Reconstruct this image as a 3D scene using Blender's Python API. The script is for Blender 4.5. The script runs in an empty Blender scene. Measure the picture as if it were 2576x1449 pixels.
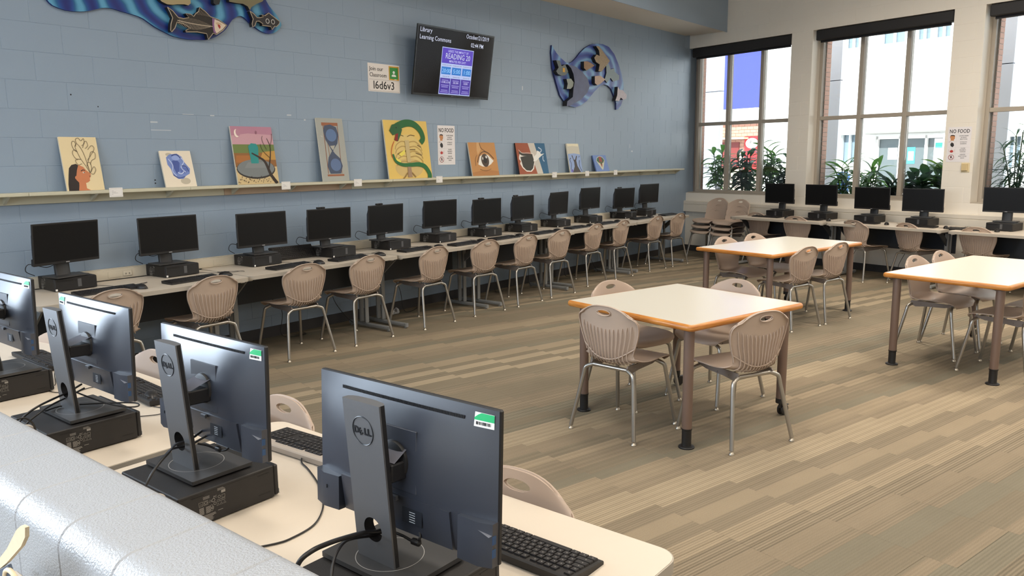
import bpy, bmesh, math, random
from mathutils import Vector, Matrix
sc = bpy.context.scene
COL = sc.collection
PI = math.pi
R = math.radians

# ------------------------------------------------------------ camera
def cam_axes(yaw, pitch, roll):
    f = Vector((math.cos(pitch)*math.cos(yaw), math.cos(pitch)*math.sin(yaw), math.sin(pitch)))
    r0 = f.cross(Vector((0, 0, 1))).normalized(); u0 = r0.cross(f)
    return math.cos(roll)*r0+math.sin(roll)*u0, -math.sin(roll)*r0+math.cos(roll)*u0, f
CR, CU, CF = cam_axes(.679, -.165, -.010)
CAMP = Vector((-2.199, -6.34, 1.655))
cd = bpy.data.cameras.new('camera'); cam = bpy.data.objects.new('camera', cd); COL.objects.link(cam)
m = Matrix((CR, CU, -CF)).transposed().to_4x4(); m.translation = CAMP
cam.matrix_world = m
cd.sensor_width = 36; cd.lens = 36*1974/2576; cd.clip_start = .05; cd.clip_end = 200
sc.camera = cam
def to_px(P):
    d = Vector(P)-CAMP; z = d.dot(CF)
    if z < .05: return None
    return 1288+1974*d.dot(CR)/z, 724.5-1974*d.dot(CU)/z

# ------------------------------------------------------------ world, sun, lights
w = bpy.data.worlds.new('world'); sc.world = w; w.use_nodes = True
bg = w.node_tree.nodes['Background']; bg.inputs[0].default_value = (.80, .90, 1, 1); bg.inputs[1].default_value = 3.4
sd = bpy.data.lights.new('sun', 'SUN'); sun = bpy.data.objects.new('sun', sd); COL.objects.link(sun)
sd.energy = 11; sd.color = (1, .96, .9); sd.angle = R(1)
sun.rotation_euler = Vector((.80, -.05, -.72)).to_track_quat('-Z', 'Y').to_euler()
def area(name, loc, direc, sx, sy, energy, color, spread=180):
    d = bpy.data.lights.new(name, 'AREA'); d.shape = 'RECTANGLE'; d.size = sx; d.size_y = sy; d.energy = energy; d.color = color; d.spread = R(spread)
    o = bpy.data.objects.new(name, d); COL.objects.link(o); o.location = loc
    o.rotation_euler = Vector(direc).to_track_quat('-Z', 'Y').to_euler(); return o
for i, x in enumerate((-3.8, -.4, 3.0, 6.4)):
    for j, y in enumerate((-3.6, -6.4, -9.2)):
        area('ceiling_lamp', (x, y, 4.85), (0, 0, -1), 1.2, 1.2, (40, 40, 46, 92)[i], (1, .90, .77), 150)
area('rear_window_light', (-6.85, -5.2, 2.7), (1, 0, -.12), 4.4, 1.7, 190, (.74, .86, 1))
area('side_window_light', (-4.3, -.06, 1.95), (-.10, -1, -.10), 4.2, 2.6, 600, (.72, .85, 1))
# daylight entering through the three window openings (inner face of the glass)
CW = Vector((10.562, 0, 0)); AW = -.26
DW = Vector((math.sin(AW), -math.cos(AW), 0)); NW = Vector((math.cos(AW), math.sin(AW), 0))
def wp(s, off, z): return CW+DW*s+NW*off+Vector((0, 0, z))
for s in (1.0, 3.36, 5.73):
    area('window_portal', wp(s, .42, 2.2), tuple(-NW), 2.0, 2.4, 1, (1, 1, 1)).data.cycles.is_portal = True
sc.view_settings.view_transform = 'Standard'; sc.view_settings.look = 'None'
sc.view_settings.exposure = 0; sc.view_settings.gamma = 1; sc.view_settings.use_curve_mapping = False
cy = sc.cycles
cy.max_bounces = 7; cy.diffuse_bounces = 4; cy.glossy_bounces = 3; cy.transmission_bounces = 4; cy.transparent_max_bounces = 8
cy.caustics_reflective = False; cy.caustics_refractive = False; cy.sample_clamp_indirect = 4
cy.use_denoising = True
try: cy.denoiser = 'OPENIMAGEDENOISE'
except Exception: pass

# ------------------------------------------------------------ materials
def lin(c):
    return tuple((x/12.92 if x <= .04045 else ((x+.055)/1.055)**2.4) for x in c)
def rgb(r, g, b): return lin((r/255, g/255, b/255))
MC = {}
def mat(name, col, rough=.5, metal=0, bump=0, bscale=200, spec=None, var=0, vscale=3, emit=None, es=0, coat=0):
    if name in MC: return MC[name]
    m = bpy.data.materials.new(name); m.use_nodes = True; nt = m.node_tree; b = nt.nodes['Principled BSDF']
    b.inputs['Base Color'].default_value = (*col, 1); b.inputs['Roughness'].default_value = rough; b.inputs['Metallic'].default_value = metal
    if spec is not None: b.inputs['Specular IOR Level'].default_value = spec
    if coat: b.inputs['Coat Weight'].default_value = coat; b.inputs['Coat Roughness'].default_value = .1
    tc = None
    if bump or var:
        tc = nt.nodes.new('ShaderNodeTexCoord')
    if var:
        n = nt.nodes.new('ShaderNodeTexNoise'); n.inputs['Scale'].default_value = vscale; n.inputs['Detail'].default_value = 3
        nt.links.new(tc.outputs['Object'], n.inputs['Vector'])
        mr = nt.nodes.new('ShaderNodeMapRange'); mr.inputs['To Min'].default_value = 1-var; mr.inputs['To Max'].default_value = 1+var
        nt.links.new(n.outputs['Fac'], mr.inputs['Value'])
        mx = nt.nodes.new('ShaderNodeVectorMath'); mx.operation = 'SCALE'; mx.inputs[0].default_value = col
        nt.links.new(mr.outputs['Result'], mx.inputs['Scale']); nt.links.new(mx.outputs['Vector'], b.inputs['Base Color'])
    if bump:
        n = nt.nodes.new('ShaderNodeTexNoise'); n.inputs['Scale'].default_value = bscale; n.inputs['Detail'].default_value = 2
        nt.links.new(tc.outputs['Object'], n.inputs['Vector'])
        bp = nt.nodes.new('ShaderNodeBump'); bp.inputs['Strength'].default_value = bump; bp.inputs['Distance'].default_value = .002
        nt.links.new(n.outputs['Fac'], bp.inputs['Height']); nt.links.new(bp.outputs['Normal'], b.inputs['Normal'])
    if emit: b.inputs['Emission Color'].default_value = (*emit, 1); b.inputs['Emission Strength'].default_value = es
    MC[name] = m; return m
def pc(r, g, b, rough=.6):
    return mat('paint_%d_%d_%d' % (r, g, b), rgb(r, g, b), rough)

M_BLUE = mat('blue_wall_paint', rgb(148, 166, 186), .45, bump=.25, bscale=120, var=.03, vscale=1.2)
M_CREAM = mat('cream_wall_paint', rgb(240, 233, 221), .45, bump=.25, bscale=120, var=.02)
M_HALF = mat('grey_gloss_block_paint', rgb(168, 171, 176), .30, bump=1.0, bscale=230, var=.02)
M_SOFFIT = mat('soffit_paint', rgb(214, 204, 190), .7)
M_TRIMC = mat('cream_metal_trim', rgb(222, 212, 192), .45)
M_BASE = mat('dark_rubber_base', rgb(62, 60, 60), .6)
M_FRAME = mat('taupe_window_frame', rgb(176, 166, 152), .45)
M_BLIND = mat('black_blind', rgb(40, 38, 38), .55)
M_DESK = mat('desk_laminate', rgb(212, 200, 184), .42, var=.012, vscale=40)
M_DESKE = mat('desk_edge', rgb(176, 168, 156), .5)
M_TOP = mat('table_laminate', rgb(208, 203, 190), .30, var=.012, vscale=50)
M_TLEG = mat('bronze_leg', rgb(128, 108, 98), .38, metal=.35, bump=.15, bscale=400)
M_BLACK = mat('black_plastic', rgb(28, 27, 28), .45, bump=.2, bscale=600)
M_BLK2 = mat('black_case', rgb(30, 27, 26), .5, bump=.3, bscale=900)
M_GLOSSB = mat('screen_glass', rgb(14, 15, 17), .38, spec=.25)
M_BACK = mat('monitor_back', rgb(50, 54, 64), .33, bump=.06, bscale=1200, spec=1.0)
M_COLM = mat('stand_metal', rgb(112, 113, 116), .42, metal=.55, bump=.1, bscale=900)
M_BASEM = mat('stand_base', rgb(74, 73, 73), .45, metal=.4)
M_CHROME = mat('chair_steel', rgb(176, 172, 165), .3, metal=.85)
M_GLIDE = mat('glide_metal', rgb(190, 182, 168), .3, metal=.8)
M_SHELL = mat('taupe_plastic', rgb(184, 164, 148), .48, bump=.15, bscale=900)
M_WHITE = pc(238, 236, 233, .6)
M_INK = pc(38, 38, 40, .7)
M_GREYLEG = mat('grey_desk_leg', rgb(150, 152, 152), .42, metal=.3)
M_DARKPAN = mat('dark_panel', rgb(48, 52, 58), .45)
M_CABLE = mat('black_cable', rgb(26, 24, 24), .4)
M_CABLEW = mat('white_cable', rgb(205, 196, 184), .4)
M_KEY = mat('key_plastic', rgb(34, 31, 31), .45)

def wood():
    m = bpy.data.materials.new('orange_wood_edge'); m.use_nodes = True; nt = m.node_tree; b = nt.nodes['Principled BSDF']
    tc = nt.nodes.new('ShaderNodeTexCoord'); mp = nt.nodes.new('ShaderNodeMapping'); mp.inputs['Scale'].default_value = (3, 3, 60)
    n = nt.nodes.new('ShaderNodeTexNoise'); n.inputs['Scale'].default_value = 3; n.inputs['Detail'].default_value = 4
    cr = nt.nodes.new('ShaderNodeValToRGB'); cr.color_ramp.elements[0].color = (*rgb(168, 100, 40), 1); cr.color_ramp.elements[1].color = (*rgb(212, 146, 70), 1)
    cr.color_ramp.elements[0].position = .3; cr.color_ramp.elements[1].position = .7
    nt.links.new(tc.outputs['Object'], mp.inputs[0]); nt.links.new(mp.outputs[0], n.inputs['Vector']); nt.links.new(n.outputs['Fac'], cr.inputs[0])
    nt.links.new(cr.outputs[0], b.inputs['Base Color']); b.inputs['Roughness'].default_value = .35
    return m
M_WOOD = wood()

def carpet():
    m = bpy.data.materials.new('striped_carpet'); m.use_nodes = True; nt = m.node_tree; N = nt.nodes; L = nt.links; b = N['Principled BSDF']
    b.inputs['Roughness'].default_value = .95; b.inputs['Specular IOR Level'].default_value = .1
    def nd(t, **k):
        x = N.new(t)
        for a, v in k.items(): setattr(x, a, v)
        return x
    def mth(op, a, bb=None):
        x = nd('ShaderNodeMath', operation=op)
        for i, v in enumerate((a, bb)):
            if v is None: continue
            if isinstance(v, (int, float)): x.inputs[i].default_value = v
            else: L.new(v, x.inputs[i])
        return x.outputs[0]
    geo = nd('ShaderNodeNewGeometry')
    th = -.24
    def dotp(v):
        x = nd('ShaderNodeVectorMath', operation='DOT_PRODUCT'); L.new(geo.outputs['Position'], x.inputs[0]); x.inputs[1].default_value = v; return x.outputs['Value']
    u = dotp((math.cos(th), math.sin(th), 0)); v = dotp((-math.sin(th), math.cos(th), 0))
    col = mth('FLOOR', mth('DIVIDE', mth('SUBTRACT', u, 3.08), .505))
    row = mth('FLOOR', mth('DIVIDE', mth('ADD', v, mth('MULTIPLY', col, .126)), .505))
    # bands across the stripe direction, shifted per column
    q = mth('ADD', mth('MULTIPLY', v, 9.5), mth('MULTIPLY', col, .43))
    vo = nd('ShaderNodeTexVoronoi', voronoi_dimensions='1D', feature='F1'); vo.inputs['Scale'].default_value = 1; vo.inputs['Randomness'].default_value = .95
    L.new(q, vo.inputs['W'])
    sep = nd('ShaderNodeSeparateColor'); L.new(vo.outputs['Color'], sep.inputs[0])
    cr = nd('ShaderNodeValToRGB'); e = cr.color_ramp; e.interpolation = 'CONSTANT'
    cols = [(0, (127, 117, 100)), (.2, (140, 127, 108)), (.38, (150, 136, 115)), (.56, (134, 122, 104)), (.7, (158, 144, 122)), (.84, (126, 119, 103))]
    e.elements[0].color = (*rgb(*cols[0][1]), 1); e.elements[1].position = cols[1][0]; e.elements[1].color = (*rgb(*cols[1][1]), 1)
    for p, c in cols[2:]:
        el = e.elements.new(p); el.color = (*rgb(*c), 1)
    L.new(sep.outputs[0], cr.inputs[0])
    # thin pin-stripes inside the bands
    ln = mth('SINE', mth('MULTIPLY', v, 2*PI/.0155))
    ln2 = mth('SINE', mth('MULTIPLY', v, 2*PI/.047))
    amp = mth('MULTIPLY', mth('POWER', sep.outputs[1], 1.2), .36)
    st = mth('MULTIPLY', mth('ADD', mth('MULTIPLY', ln, .7), mth('MULTIPLY', ln2, .3)), amp)
    nz = nd('ShaderNodeTexNoise'); nz.inputs['Scale'].default_value = 260; nz.inputs['Detail'].default_value = 2; L.new(geo.outputs['Position'], nz.inputs['Vector'])
    nz2 = nd('ShaderNodeTexNoise'); nz2.inputs['Scale'].default_value = 2.2; L.new(geo.outputs['Position'], nz2.inputs['Vector'])
    fac = mth('ADD', mth('ADD', 1.0, st), mth('ADD', mth('MULTIPLY', mth('SUBTRACT', nz.outputs['Fac'], .5), .5), mth('MULTIPLY', mth('SUBTRACT', nz2.outputs['Fac'], .5), .25)))
    sc_ = nd('ShaderNodeVectorMath', operation='SCALE'); L.new(cr.outputs[0], sc_.inputs[0]); L.new(fac, sc_.inputs['Scale']); L.new(sc_.outputs[0], b.inputs['Base Color'])
    bp = nd('ShaderNodeBump'); bp.inputs['Strength'].default_value = .5; bp.inputs['Distance'].default_value = .004
    L.new(mth('ADD', nz.outputs['Fac'], mth('MULTIPLY', ln, .25)), bp.inputs['Height']); L.new(bp.outputs[0], b.inputs['Normal'])
    return m
M_CARPET = carpet()

def glass():
    m = bpy.data.materials.new('window_glass'); m.use_nodes = True; nt = m.node_tree; N = nt.nodes
    for n in list(N):
        if n.type != 'OUTPUT_MATERIAL': N.remove(n)
    out = [n for n in N if n.type == 'OUTPUT_MATERIAL'][0]
    t = N.new('ShaderNodeBsdfTransparent'); t.inputs[0].default_value = (.93, .95, .95, 1)
    g = N.new('ShaderNodeBsdfGlossy'); g.inputs['Roughness'].default_value = .03; g.inputs[0].default_value = (1, 1, 1, 1)
    fr = N.new('ShaderNodeFresnel'); fr.inputs[0].default_value = 1.45
    mx = N.new('ShaderNodeMixShader'); nt.links.new(fr.outputs[0], mx.inputs[0]); nt.links.new(t.outputs[0], mx.inputs[1]); nt.links.new(g.outputs[0], mx.inputs[2]); nt.links.new(mx.outputs[0], out.inputs[0])
    return m
M_GLASS = glass()

# ------------------------------------------------------------ mesh helpers
class MB:
    def __init__(s): s.v = []; s.f = []; s.m = []; s.mats = []
    def mi(s, m):
        if m not in s.mats: s.mats.append(m)
        return s.mats.index(m)
    def add(s, vs, fs, m=None):
        o = len(s.v); s.v += [tuple(v) for v in vs]; k = s.mi(m) if m else 0
        s.f += [tuple(i+o for i in f) for f in fs]; s.m += [k]*len(fs)
    def box(s, a, b, m=None, ch=0, M=None):
        x0, y0, z0 = a; x1, y1, z1 = b
        if ch <= 0:
            vs = [(x0, y0, z0), (x1, y0, z0), (x1, y1, z0), (x0, y1, z0), (x0, y0, z1), (x1, y0, z1), (x1, y1, z1), (x0, y1, z1)]
            fs = [(0, 3, 2, 1), (4, 5, 6, 7), (0, 1, 5, 4), (1, 2, 6, 5), (2, 3, 7, 6), (3, 0, 4, 7)]
        else:
            vs = []; fs = []
            c = min(ch, (x1-x0)/2.01, (y1-y0)/2.01, (z1-z0)/2.01)
            X = (x0, x1); Y = (y0, y1); Z = (z0, z1)
            idx = {}
            for i in (0, 1):
                for j in (0, 1):
                    for k in (0, 1):
                        sx, sy, sz = (1, -1)[i], (1, -1)[j], (1, -1)[k]
                        idx[i, j, k, 'x'] = len(vs); vs.append((X[i], Y[j]+sy*c, Z[k]+sz*c))
                        idx[i, j, k, 'y'] = len(vs); vs.append((X[i]+sx*c, Y[j], Z[k]+sz*c))
                        idx[i, j, k, 'z'] = len(vs); vs.append((X[i]+sx*c, Y[j]+sy*c, Z[k]))
            I = idx
            fs += [(I[0, 0, 0, 'x'], I[0, 0, 1, 'x'], I[0, 1, 1, 'x'], I[0, 1, 0, 'x']), (I[1, 0, 0, 'x'], I[1, 1, 0, 'x'], I[1, 1, 1, 'x'], I[1, 0, 1, 'x']),
                   (I[0, 0, 0, 'y'], I[1, 0, 0, 'y'], I[1, 0, 1, 'y'], I[0, 0, 1, 'y']), (I[0, 1, 0, 'y'], I[0, 1, 1, 'y'], I[1, 1, 1, 'y'], I[1, 1, 0, 'y']),
                   (I[0, 0, 0, 'z'], I[0, 1, 0, 'z'], I[1, 1, 0, 'z'], I[1, 0, 0, 'z']), (I[0, 0, 1, 'z'], I[1, 0, 1, 'z'], I[1, 1, 1, 'z'], I[0, 1, 1, 'z'])]
            for k in (0, 1):
                for j in (0, 1): fs.append((I[0, j, k, 'y'], I[1, j, k, 'y'], I[1, j, k, 'z'], I[0, j, k, 'z']))
                for i in (0, 1): fs.append((I[i, 0, k, 'x'], I[i, 1, k, 'x'], I[i, 1, k, 'z'], I[i, 0, k, 'z']))
            for i in (0, 1):
                for j in (0, 1): fs.append((I[i, j, 0, 'x'], I[i, j, 1, 'x'], I[i, j, 1, 'y'], I[i, j, 0, 'y']))
            for i in (0, 1):
                for j in (0, 1):
                    for k in (0, 1): fs.append((I[i, j, k, 'x'], I[i, j, k, 'y'], I[i, j, k, 'z']))
        if M: vs = [M @ Vector(v) for v in vs]
        s.add(vs, fs, m)
    def prism(s, pts, axis, a, b, m=None, ch=0):
        # pts: 2D outline; axis 'z': (x,y) extruded z a..b ; 'y': (x,z) extruded along y a..b ; 'x': (y,z) along x
        n = len(pts)
        def P(p, t):
            return (p[0], p[1], t) if axis == 'z' else ((p[0], t, p[1]) if axis == 'y' else (t, p[0], p[1]))
        vs = [P(p, a) for p in pts]+[P(p, b) for p in pts]
        fs = [tuple(range(n-1, -1, -1)), tuple(range(n, 2*n))]+[(i, (i+1) % n, (i+1) % n+n, i+n) for i in range(n)]
        s.add(vs, fs, m)
    def loft(s, rings, m=None, cap=True, closed=True):
        n = len(rings[0]); o = []; fs = []
        for r in rings: o += list(r)
        for k in range(len(rings)-1):
            for i in range(n if closed else n-1):
                j = (i+1) % n
                fs.append((k*n+i, k*n+j, (k+1)*n+j, (k+1)*n+i))
        if cap:
            fs.append(tuple(range(n-1, -1, -1))); fs.append(tuple((len(rings)-1)*n+i for i in range(n)))
        s.add(o, fs, m)
    def tube(s, path, r, m=None, n=8, cap=True, sub=0):
        path = [Vector(p) for p in path]
        if sub: path = smooth_path(path, sub)
        rr = r if isinstance(r, (list, tuple)) else [r]*len(path)
        if len(rr) != len(path): rr = [rr[min(len(rr)-1, int(i*len(rr)/len(path)))] for i in range(len(path))]
        rings = []; up = Vector((0, 0, 1)); prev = None
        for i, p in enumerate(path):
            t = (path[min(i+1, len(path)-1)]-path[max(i-1, 0)])
            t = t.normalized() if t.length > 1e-9 else Vector((0, 0, 1))
            if prev is None:
                a = t.cross(up)
                if a.length < .1: a = t.cross(Vector((1, 0, 0)))
                a.normalize()
            else:
                a = (prev-t*prev.dot(t)).normalized()
            prev = a; b = t.cross(a)
            rings.append([p+a*math.cos(2*PI*k/n)*rr[i]+b*math.sin(2*PI*k/n)*rr[i] for k in range(n)])
        s.loft(rings, m, cap)
    def lathe(s, prof, c=(0, 0, 0), m=None, n=20, cap=True, M=None):
        rings = [[Vector((c[0]+r*math.cos(2*PI*k/n), c[1]+r*math.sin(2*PI*k/n), c[2]+z)) for k in range(n)] for r, z in prof]
        if M: rings = [[M @ p for p in r] for r in rings]
        s.loft(rings, m, cap)
    def quad(s, a, b, c, d, m=None): s.add([a, b, c, d], [(0, 1, 2, 3)], m)
    def mesh(s, name, smooth=True, ang=35):
        me = bpy.data.meshes.new(name); me.from_pydata(s.v, [], s.f)
        for x in s.mats: me.materials.append(x)
        if s.m: me.polygons.foreach_set('material_index', s.m)
        bm = bmesh.new(); bm.from_mesh(me); bmesh.ops.recalc_face_normals(bm, faces=bm.faces); bm.to_mesh(me); bm.free()
        if smooth:
            me.polygons.foreach_set('use_smooth', [True]*len(me.polygons)); me.set_sharp_from_angle(angle=R(ang))
        me.update(); return me
    def build(s, name, parent=None, m=None, loc=None, rot=None, smooth=True, ang=35, **props):
        if m is not None and not s.mats: s.mats = [m]
        o = bpy.data.objects.new(name, s.mesh(name, smooth, ang)); COL.objects.link(o)
        if parent: o.parent = parent
        if loc is not None: o.location = loc
        if rot is not None: o.rotation_euler = rot
        for k, v in props.items(): o[k] = v
        return o
def smooth_path(P, k=6):
    P = [Vector(p) for p in P]; out = []
    for i in range(len(P)-1):
        p0 = P[max(i-1, 0)]; p1 = P[i]; p2 = P[i+1]; p3 = P[min(i+2, len(P)-1)]
        for j in range(k):
            t = j/k
            out.append(.5*((2*p1)+(p2-p0)*t+(2*p0-5*p1+4*p2-p3)*t*t+(3*p1-p0-3*p2+p3)*t**3))
    out.append(P[-1]); return out
def rrect(x0, y0, x1, y1, r, n=5):
    o = []
    for cx, cy_, a in ((x1-r, y1-r, 0), (x0+r, y1-r, 90), (x0+r, y0+r, 180), (x1-r, y0+r, 270)):
        for k in range(n+1):
            t = R(a+90*k/n); o.append((cx+r*math.cos(t), cy_+r*math.sin(t)))
    return o
def thing(name, label, cat, loc=(0, 0, 0), rz=0, group=None):
    o = bpy.data.objects.new(name, None); COL.objects.link(o); o.empty_display_size = .1
    o.location = loc; o.rotation_euler = (0, 0, rz); o['label'] = label; o['category'] = cat
    if group: o['group'] = group
    return o
def tag(o, label, cat, group=None):
    o['label'] = label; o['category'] = cat
    if group: o['group'] = group
    return o
def place(me_or_obj, name, parent, loc=None, rot=None, **props):
    me = me_or_obj.data if hasattr(me_or_obj, 'data') else me_or_obj
    o = bpy.data.objects.new(name, me); COL.objects.link(o)
    if parent: o.parent = parent
    if loc is not None: o.location = loc
    if rot is not None: o.rotation_euler = rot
    for k, v in props.items(): o[k] = v
    return o
def copy_tree(o, parent=None):
    c = o.copy(); COL.objects.link(c); c.parent = parent
    for ch in o.children: copy_tree(ch, c)
    return c
def dup(root, loc, rz, label, group=None):
    c = copy_tree(root); c.location = loc; c.rotation_euler = (0, 0, rz); c['label'] = label
    if group: c['group'] = group
    return c
def struct(o): o['kind'] = 'structure'; return o
def text(parent, s, size, loc, m, name='lettering', rot=(PI/2, 0, 0), align='LEFT', sx=1, ext=.0004, sp=1, shear=0, bold=0, fit=None):
    cu = bpy.data.curves.new('t', 'FONT'); cu.body = s; cu.size = size; cu.align_x = align; cu.extrude = ext; cu.space_line = sp; cu.shear = shear; cu.resolution_u = 2; cu.offset = bold
    to = bpy.data.objects.new('t', cu); COL.objects.link(to)
    dg = bpy.context.evaluated_depsgraph_get(); me = bpy.data.meshes.new_from_object(to.evaluated_get(dg))
    bpy.data.objects.remove(to); me.materials.clear(); me.materials.append(m)
    if fit:
        xs = [v.co.x for v in me.vertices]; sx = fit/max(1e-6, max(xs)-min(xs))
    o = bpy.data.objects.new(name, me); COL.objects.link(o); o.parent = parent; o.location = loc; o.rotation_euler = rot; o.scale = (sx, 1, 1)
    return o
# ------------------------------------------------------------ the setting
ZC = 5.0
X0, Y1 = -7.0, -11.5
C_, S_ = math.cos, math.sin
def wxy(s, off=0): p = wp(s, off, 0); return (p.x, p.y)
SEND = 11.9
# floor slab
b = MB(); b.prism([(X0, 0), (X0, Y1), wxy(SEND), wxy(0)], 'z', -.12, -.008)
floor = struct(b.build('floor', m=M_CARPET, smooth=False))
b = MB(); b.prism([(X0-.2, .2), (X0-.2, Y1-.2), wxy(SEND+.2, .2), wxy(-.2, .25)], 'z', ZC, ZC+.15)
ceiling = struct(b.build('ceiling', m=mat('ceiling_white', rgb(225, 220, 212), .8), smooth=False))
b = MB(); b.box((X0-.2, Y1-.2, 0), (X0, .2, ZC)); struct(b.build('wall_back', m=mat('back_wall_paint', rgb(205, 200, 192), .6), smooth=False))
b = MB(); pw = wxy(SEND, .2); b.box((X0-.2, Y1-.2, 0), (pw[0], Y1, ZC)); struct(b.build('wall_side', m=MC['back_wall_paint'], smooth=False))

# carpet tiles, 50 cm, in columns with continuous cross joints
th = -.24; E1 = Vector((C_(th), S_(th), 0)); E2 = Vector((-S_(th), C_(th), 0)); TS = .505
def poly_clip(poly, nx, ny, d):
    out = []
    for i in range(len(poly)):
        a = poly[i]; c = poly[(i+1) % len(poly)]
        da = nx*a[0]+ny*a[1]-d; dc = nx*c[0]+ny*c[1]-d
        if da <= 0: out.append(a)
        if (da < 0) != (dc < 0) and abs(da-dc) > 1e-9:
            t = da/(da-dc); out.append((a[0]+t*(c[0]-a[0]), a[1]+t*(c[1]-a[1])))
    return out
tb = MB(); g = .0003
tb.box((g, g, -.008), (TS-g, TS-g, 0), ch=.0008); tile_me = tb.mesh('carpet_tile', False); tile_me.materials.append(M_CARPET)
tiles = []
for k in range(-26, 26):
    u0 = 3.08+k*TS
    off = -(k*.126) % TS
    for r in range(-28, 12):
        v0 = r*TS+off
        cor = [E1*(u0+a*TS)+E2*(v0+c*TS) for a, c in ((0, 0), (1, 0), (1, 1), (0, 1))]
        poly = [(p.x, p.y) for p in cor]; full = True
        for nx, ny, d in ((0, 1, -.002), (-1, 0, -X0), (0, -1, -Y1), (NW.x, NW.y, NW.dot(CW)-.002)):
            if any(nx*p[0]+ny*p[1]-d > 0 for p in poly):
                full = False; poly = poly_clip(poly, nx, ny, d)
                if len(poly) < 3: break
        if len(poly) < 3: continue
        px = [to_px((p[0], p[1], 0)) for p in poly]
        vis = [q for q in px if q and -60 < q[0] < 2640 and 0 < q[1] < 1520]
        ctr = (sum(p[0] for p in poly)/len(poly), sum(p[1] for p in poly)/len(poly))
        dist = (Vector((*ctr, 0))-CAMP).length
        ar = 0
        if len(vis) == len(px) or (vis and dist > 1.5):
            q = [x for x in px if x]; ar = abs(sum(q[i][0]*q[(i+1) % len(q)][1]-q[(i+1) % len(q)][0]*q[i][1] for i in range(len(q))))/2
        if ctr[0] < -.45: ar = 0
        tiles.append((ar, full, u0, v0, poly))
tiles.sort(key=lambda t: -t[0])
rest = MB()
for i, (ar, full, u0, v0, poly) in enumerate(tiles):
    if i < 280 and ar > 150:
        if full:
            place(tile_me, 'carpet_tile', floor, tuple(E1*u0+E2*v0), (0, 0, th))
        else:
            c = (sum(p[0] for p in poly)/len(poly), sum(p[1] for p in poly)/len(poly)); tb = MB()
            tb.prism([(p[0]+(c[0]-p[0])*.0015, p[1]+(c[1]-p[1])*.0015) for p in poly], 'z', -.008, 0); tb.build('carpet_tile', floor, M_CARPET, smooth=False)
    else:
        rest.prism(poly, 'z', -.008, 0)
rest.build('outer_carpet_tiles', floor, M_CARPET, smooth=False, kind='stuff')

# concrete block courses on a wall plane.
H = .2032; Bk = .4064
def block_faces(parent, P, holes, s0, s1, z0, z1, shift, mt, depth=.02, limit=290, jt=.0013, name='concrete_block', visf=None, nrm=None):
    cache = {}; lst = []
    k = round(z0/H)
    while k*H < z1-.01:
        a, c = k*H, min((k+1)*H, z1)
        iv = [(s0, s1)]
        for h0, h1, g0, g1 in holes:
            if g0 < c-.02 and g1 > a+.02:
                iv = [x for i0, i1 in iv for x in ((i0, min(i1, h0)), (max(i0, h1), i1)) if x[1]-x[0] > .01]
        par = (shift+(Bk/2 if k % 2 else 0)) % Bk
        for i0, i1 in iv:
            s = math.floor((i0-par)/Bk)*Bk+par
            while s < i1-.001:
                p, q = max(s, i0), min(s+Bk, i1)
                if q-p > .03: lst.append((p, q, a, c))
                elif lst and lst[-1][1] == p: lst[-1] = (lst[-1][0], q, a, c)
                s += Bk
        k += 1
    def ar(e):
        pts = [to_px(P((e[0], e[2]))), to_px(P((e[1], e[2]))), to_px(P((e[1], e[3]))), to_px(P((e[0], e[3])))]
        if any(p is None for p in pts): return 0
        if all(p[0] < 0 or p[0] > 2576 or p[1] < 0 or p[1] > 1449 for p in pts): return 0
        return abs(sum(pts[i][0]*pts[(i+1) % 4][1]-pts[(i+1) % 4][0]*pts[i][1] for i in range(4)))/2
    lst.sort(key=lambda e: -ar(e))
    rest = MB()
    for i, e in enumerate(lst):
        L_, h_ = round(e[1]-e[0], 4), round(e[3]-e[2], 4)
        o = P((e[0], e[2]))
        if i < limit and ar(e) > 60:
            if (L_, h_) not in cache:
                bb = MB(); bb.box((jt, -depth, jt), (L_-jt, 0, h_-jt), ch=.0016); me = bb.mesh(name, False); me.materials.append(mt); cache[L_, h_] = me
            place(cache[L_, h_], name, parent, tuple(o), (0, 0, nrm))
        else:
            Mx = Matrix.Translation(o) @ Matrix.Rotation(nrm, 4, 'Z')
            rest.box((jt, -depth, jt), (L_-jt, 0, h_-jt), M=Mx)
    if rest.v: rest.build('outer_'+name+'s', parent, mt, smooth=False, kind='stuff')
# block slabs stand from y=-depth..0 with their faces on the wall plane -> the backing sits behind; room face is y=-0 => shift by depth
# blue wall: faces on y=0, backing from y=.018
b = MB(); b.box((X0-.2, .0020, -.1), (10.562+.30, .22, ZC)); wall_blue = struct(b.build('wall_blue', m=M_BLUE, smooth=False))
block_faces(wall_blue, lambda e: Vector((e[0], .02, e[1])), [], -6.9, 10.80, 0, 4.98, 0.0, M_BLUE, limit=298, nrm=0)
# window wall with three openings
HZ0, HZ1 = 5*H, 17*H
OPEN = [(-.1, 2.0), (2.36, 4.36), (4.735, 6.735), (7.1, 9.1)]
b = MB()
def wbox(bb, s0, s1, o0, o1, z0, z1, m=None, ch=0):
    Mx = Matrix.Translation(CW) @ Matrix.Rotation(-PI/2+AW, 4, 'Z')   # local x -> DW, local -y -> -NW... (y -> NW)
    bb.box((s0, o0, z0), (s1, o1, z1), m, ch, Mx)
RZW = -PI/2+AW
wbox(b, -.05, SEND, .0020, .205, -.1, HZ0-.002); wbox(b, -.05, SEND, .0020, .205, HZ1+.001, ZC)
edges = [2.0, 2.36, 4.36, 4.735, 6.735, 7.1, 9.1, SEND]
for i in range(0, 8, 2): wbox(b, edges[i], edges[i+1], .0020, .205, HZ0-.002, HZ1+.001)
wall_window = struct(b.build('wall_window', m=M_CREAM, smooth=False))
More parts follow.
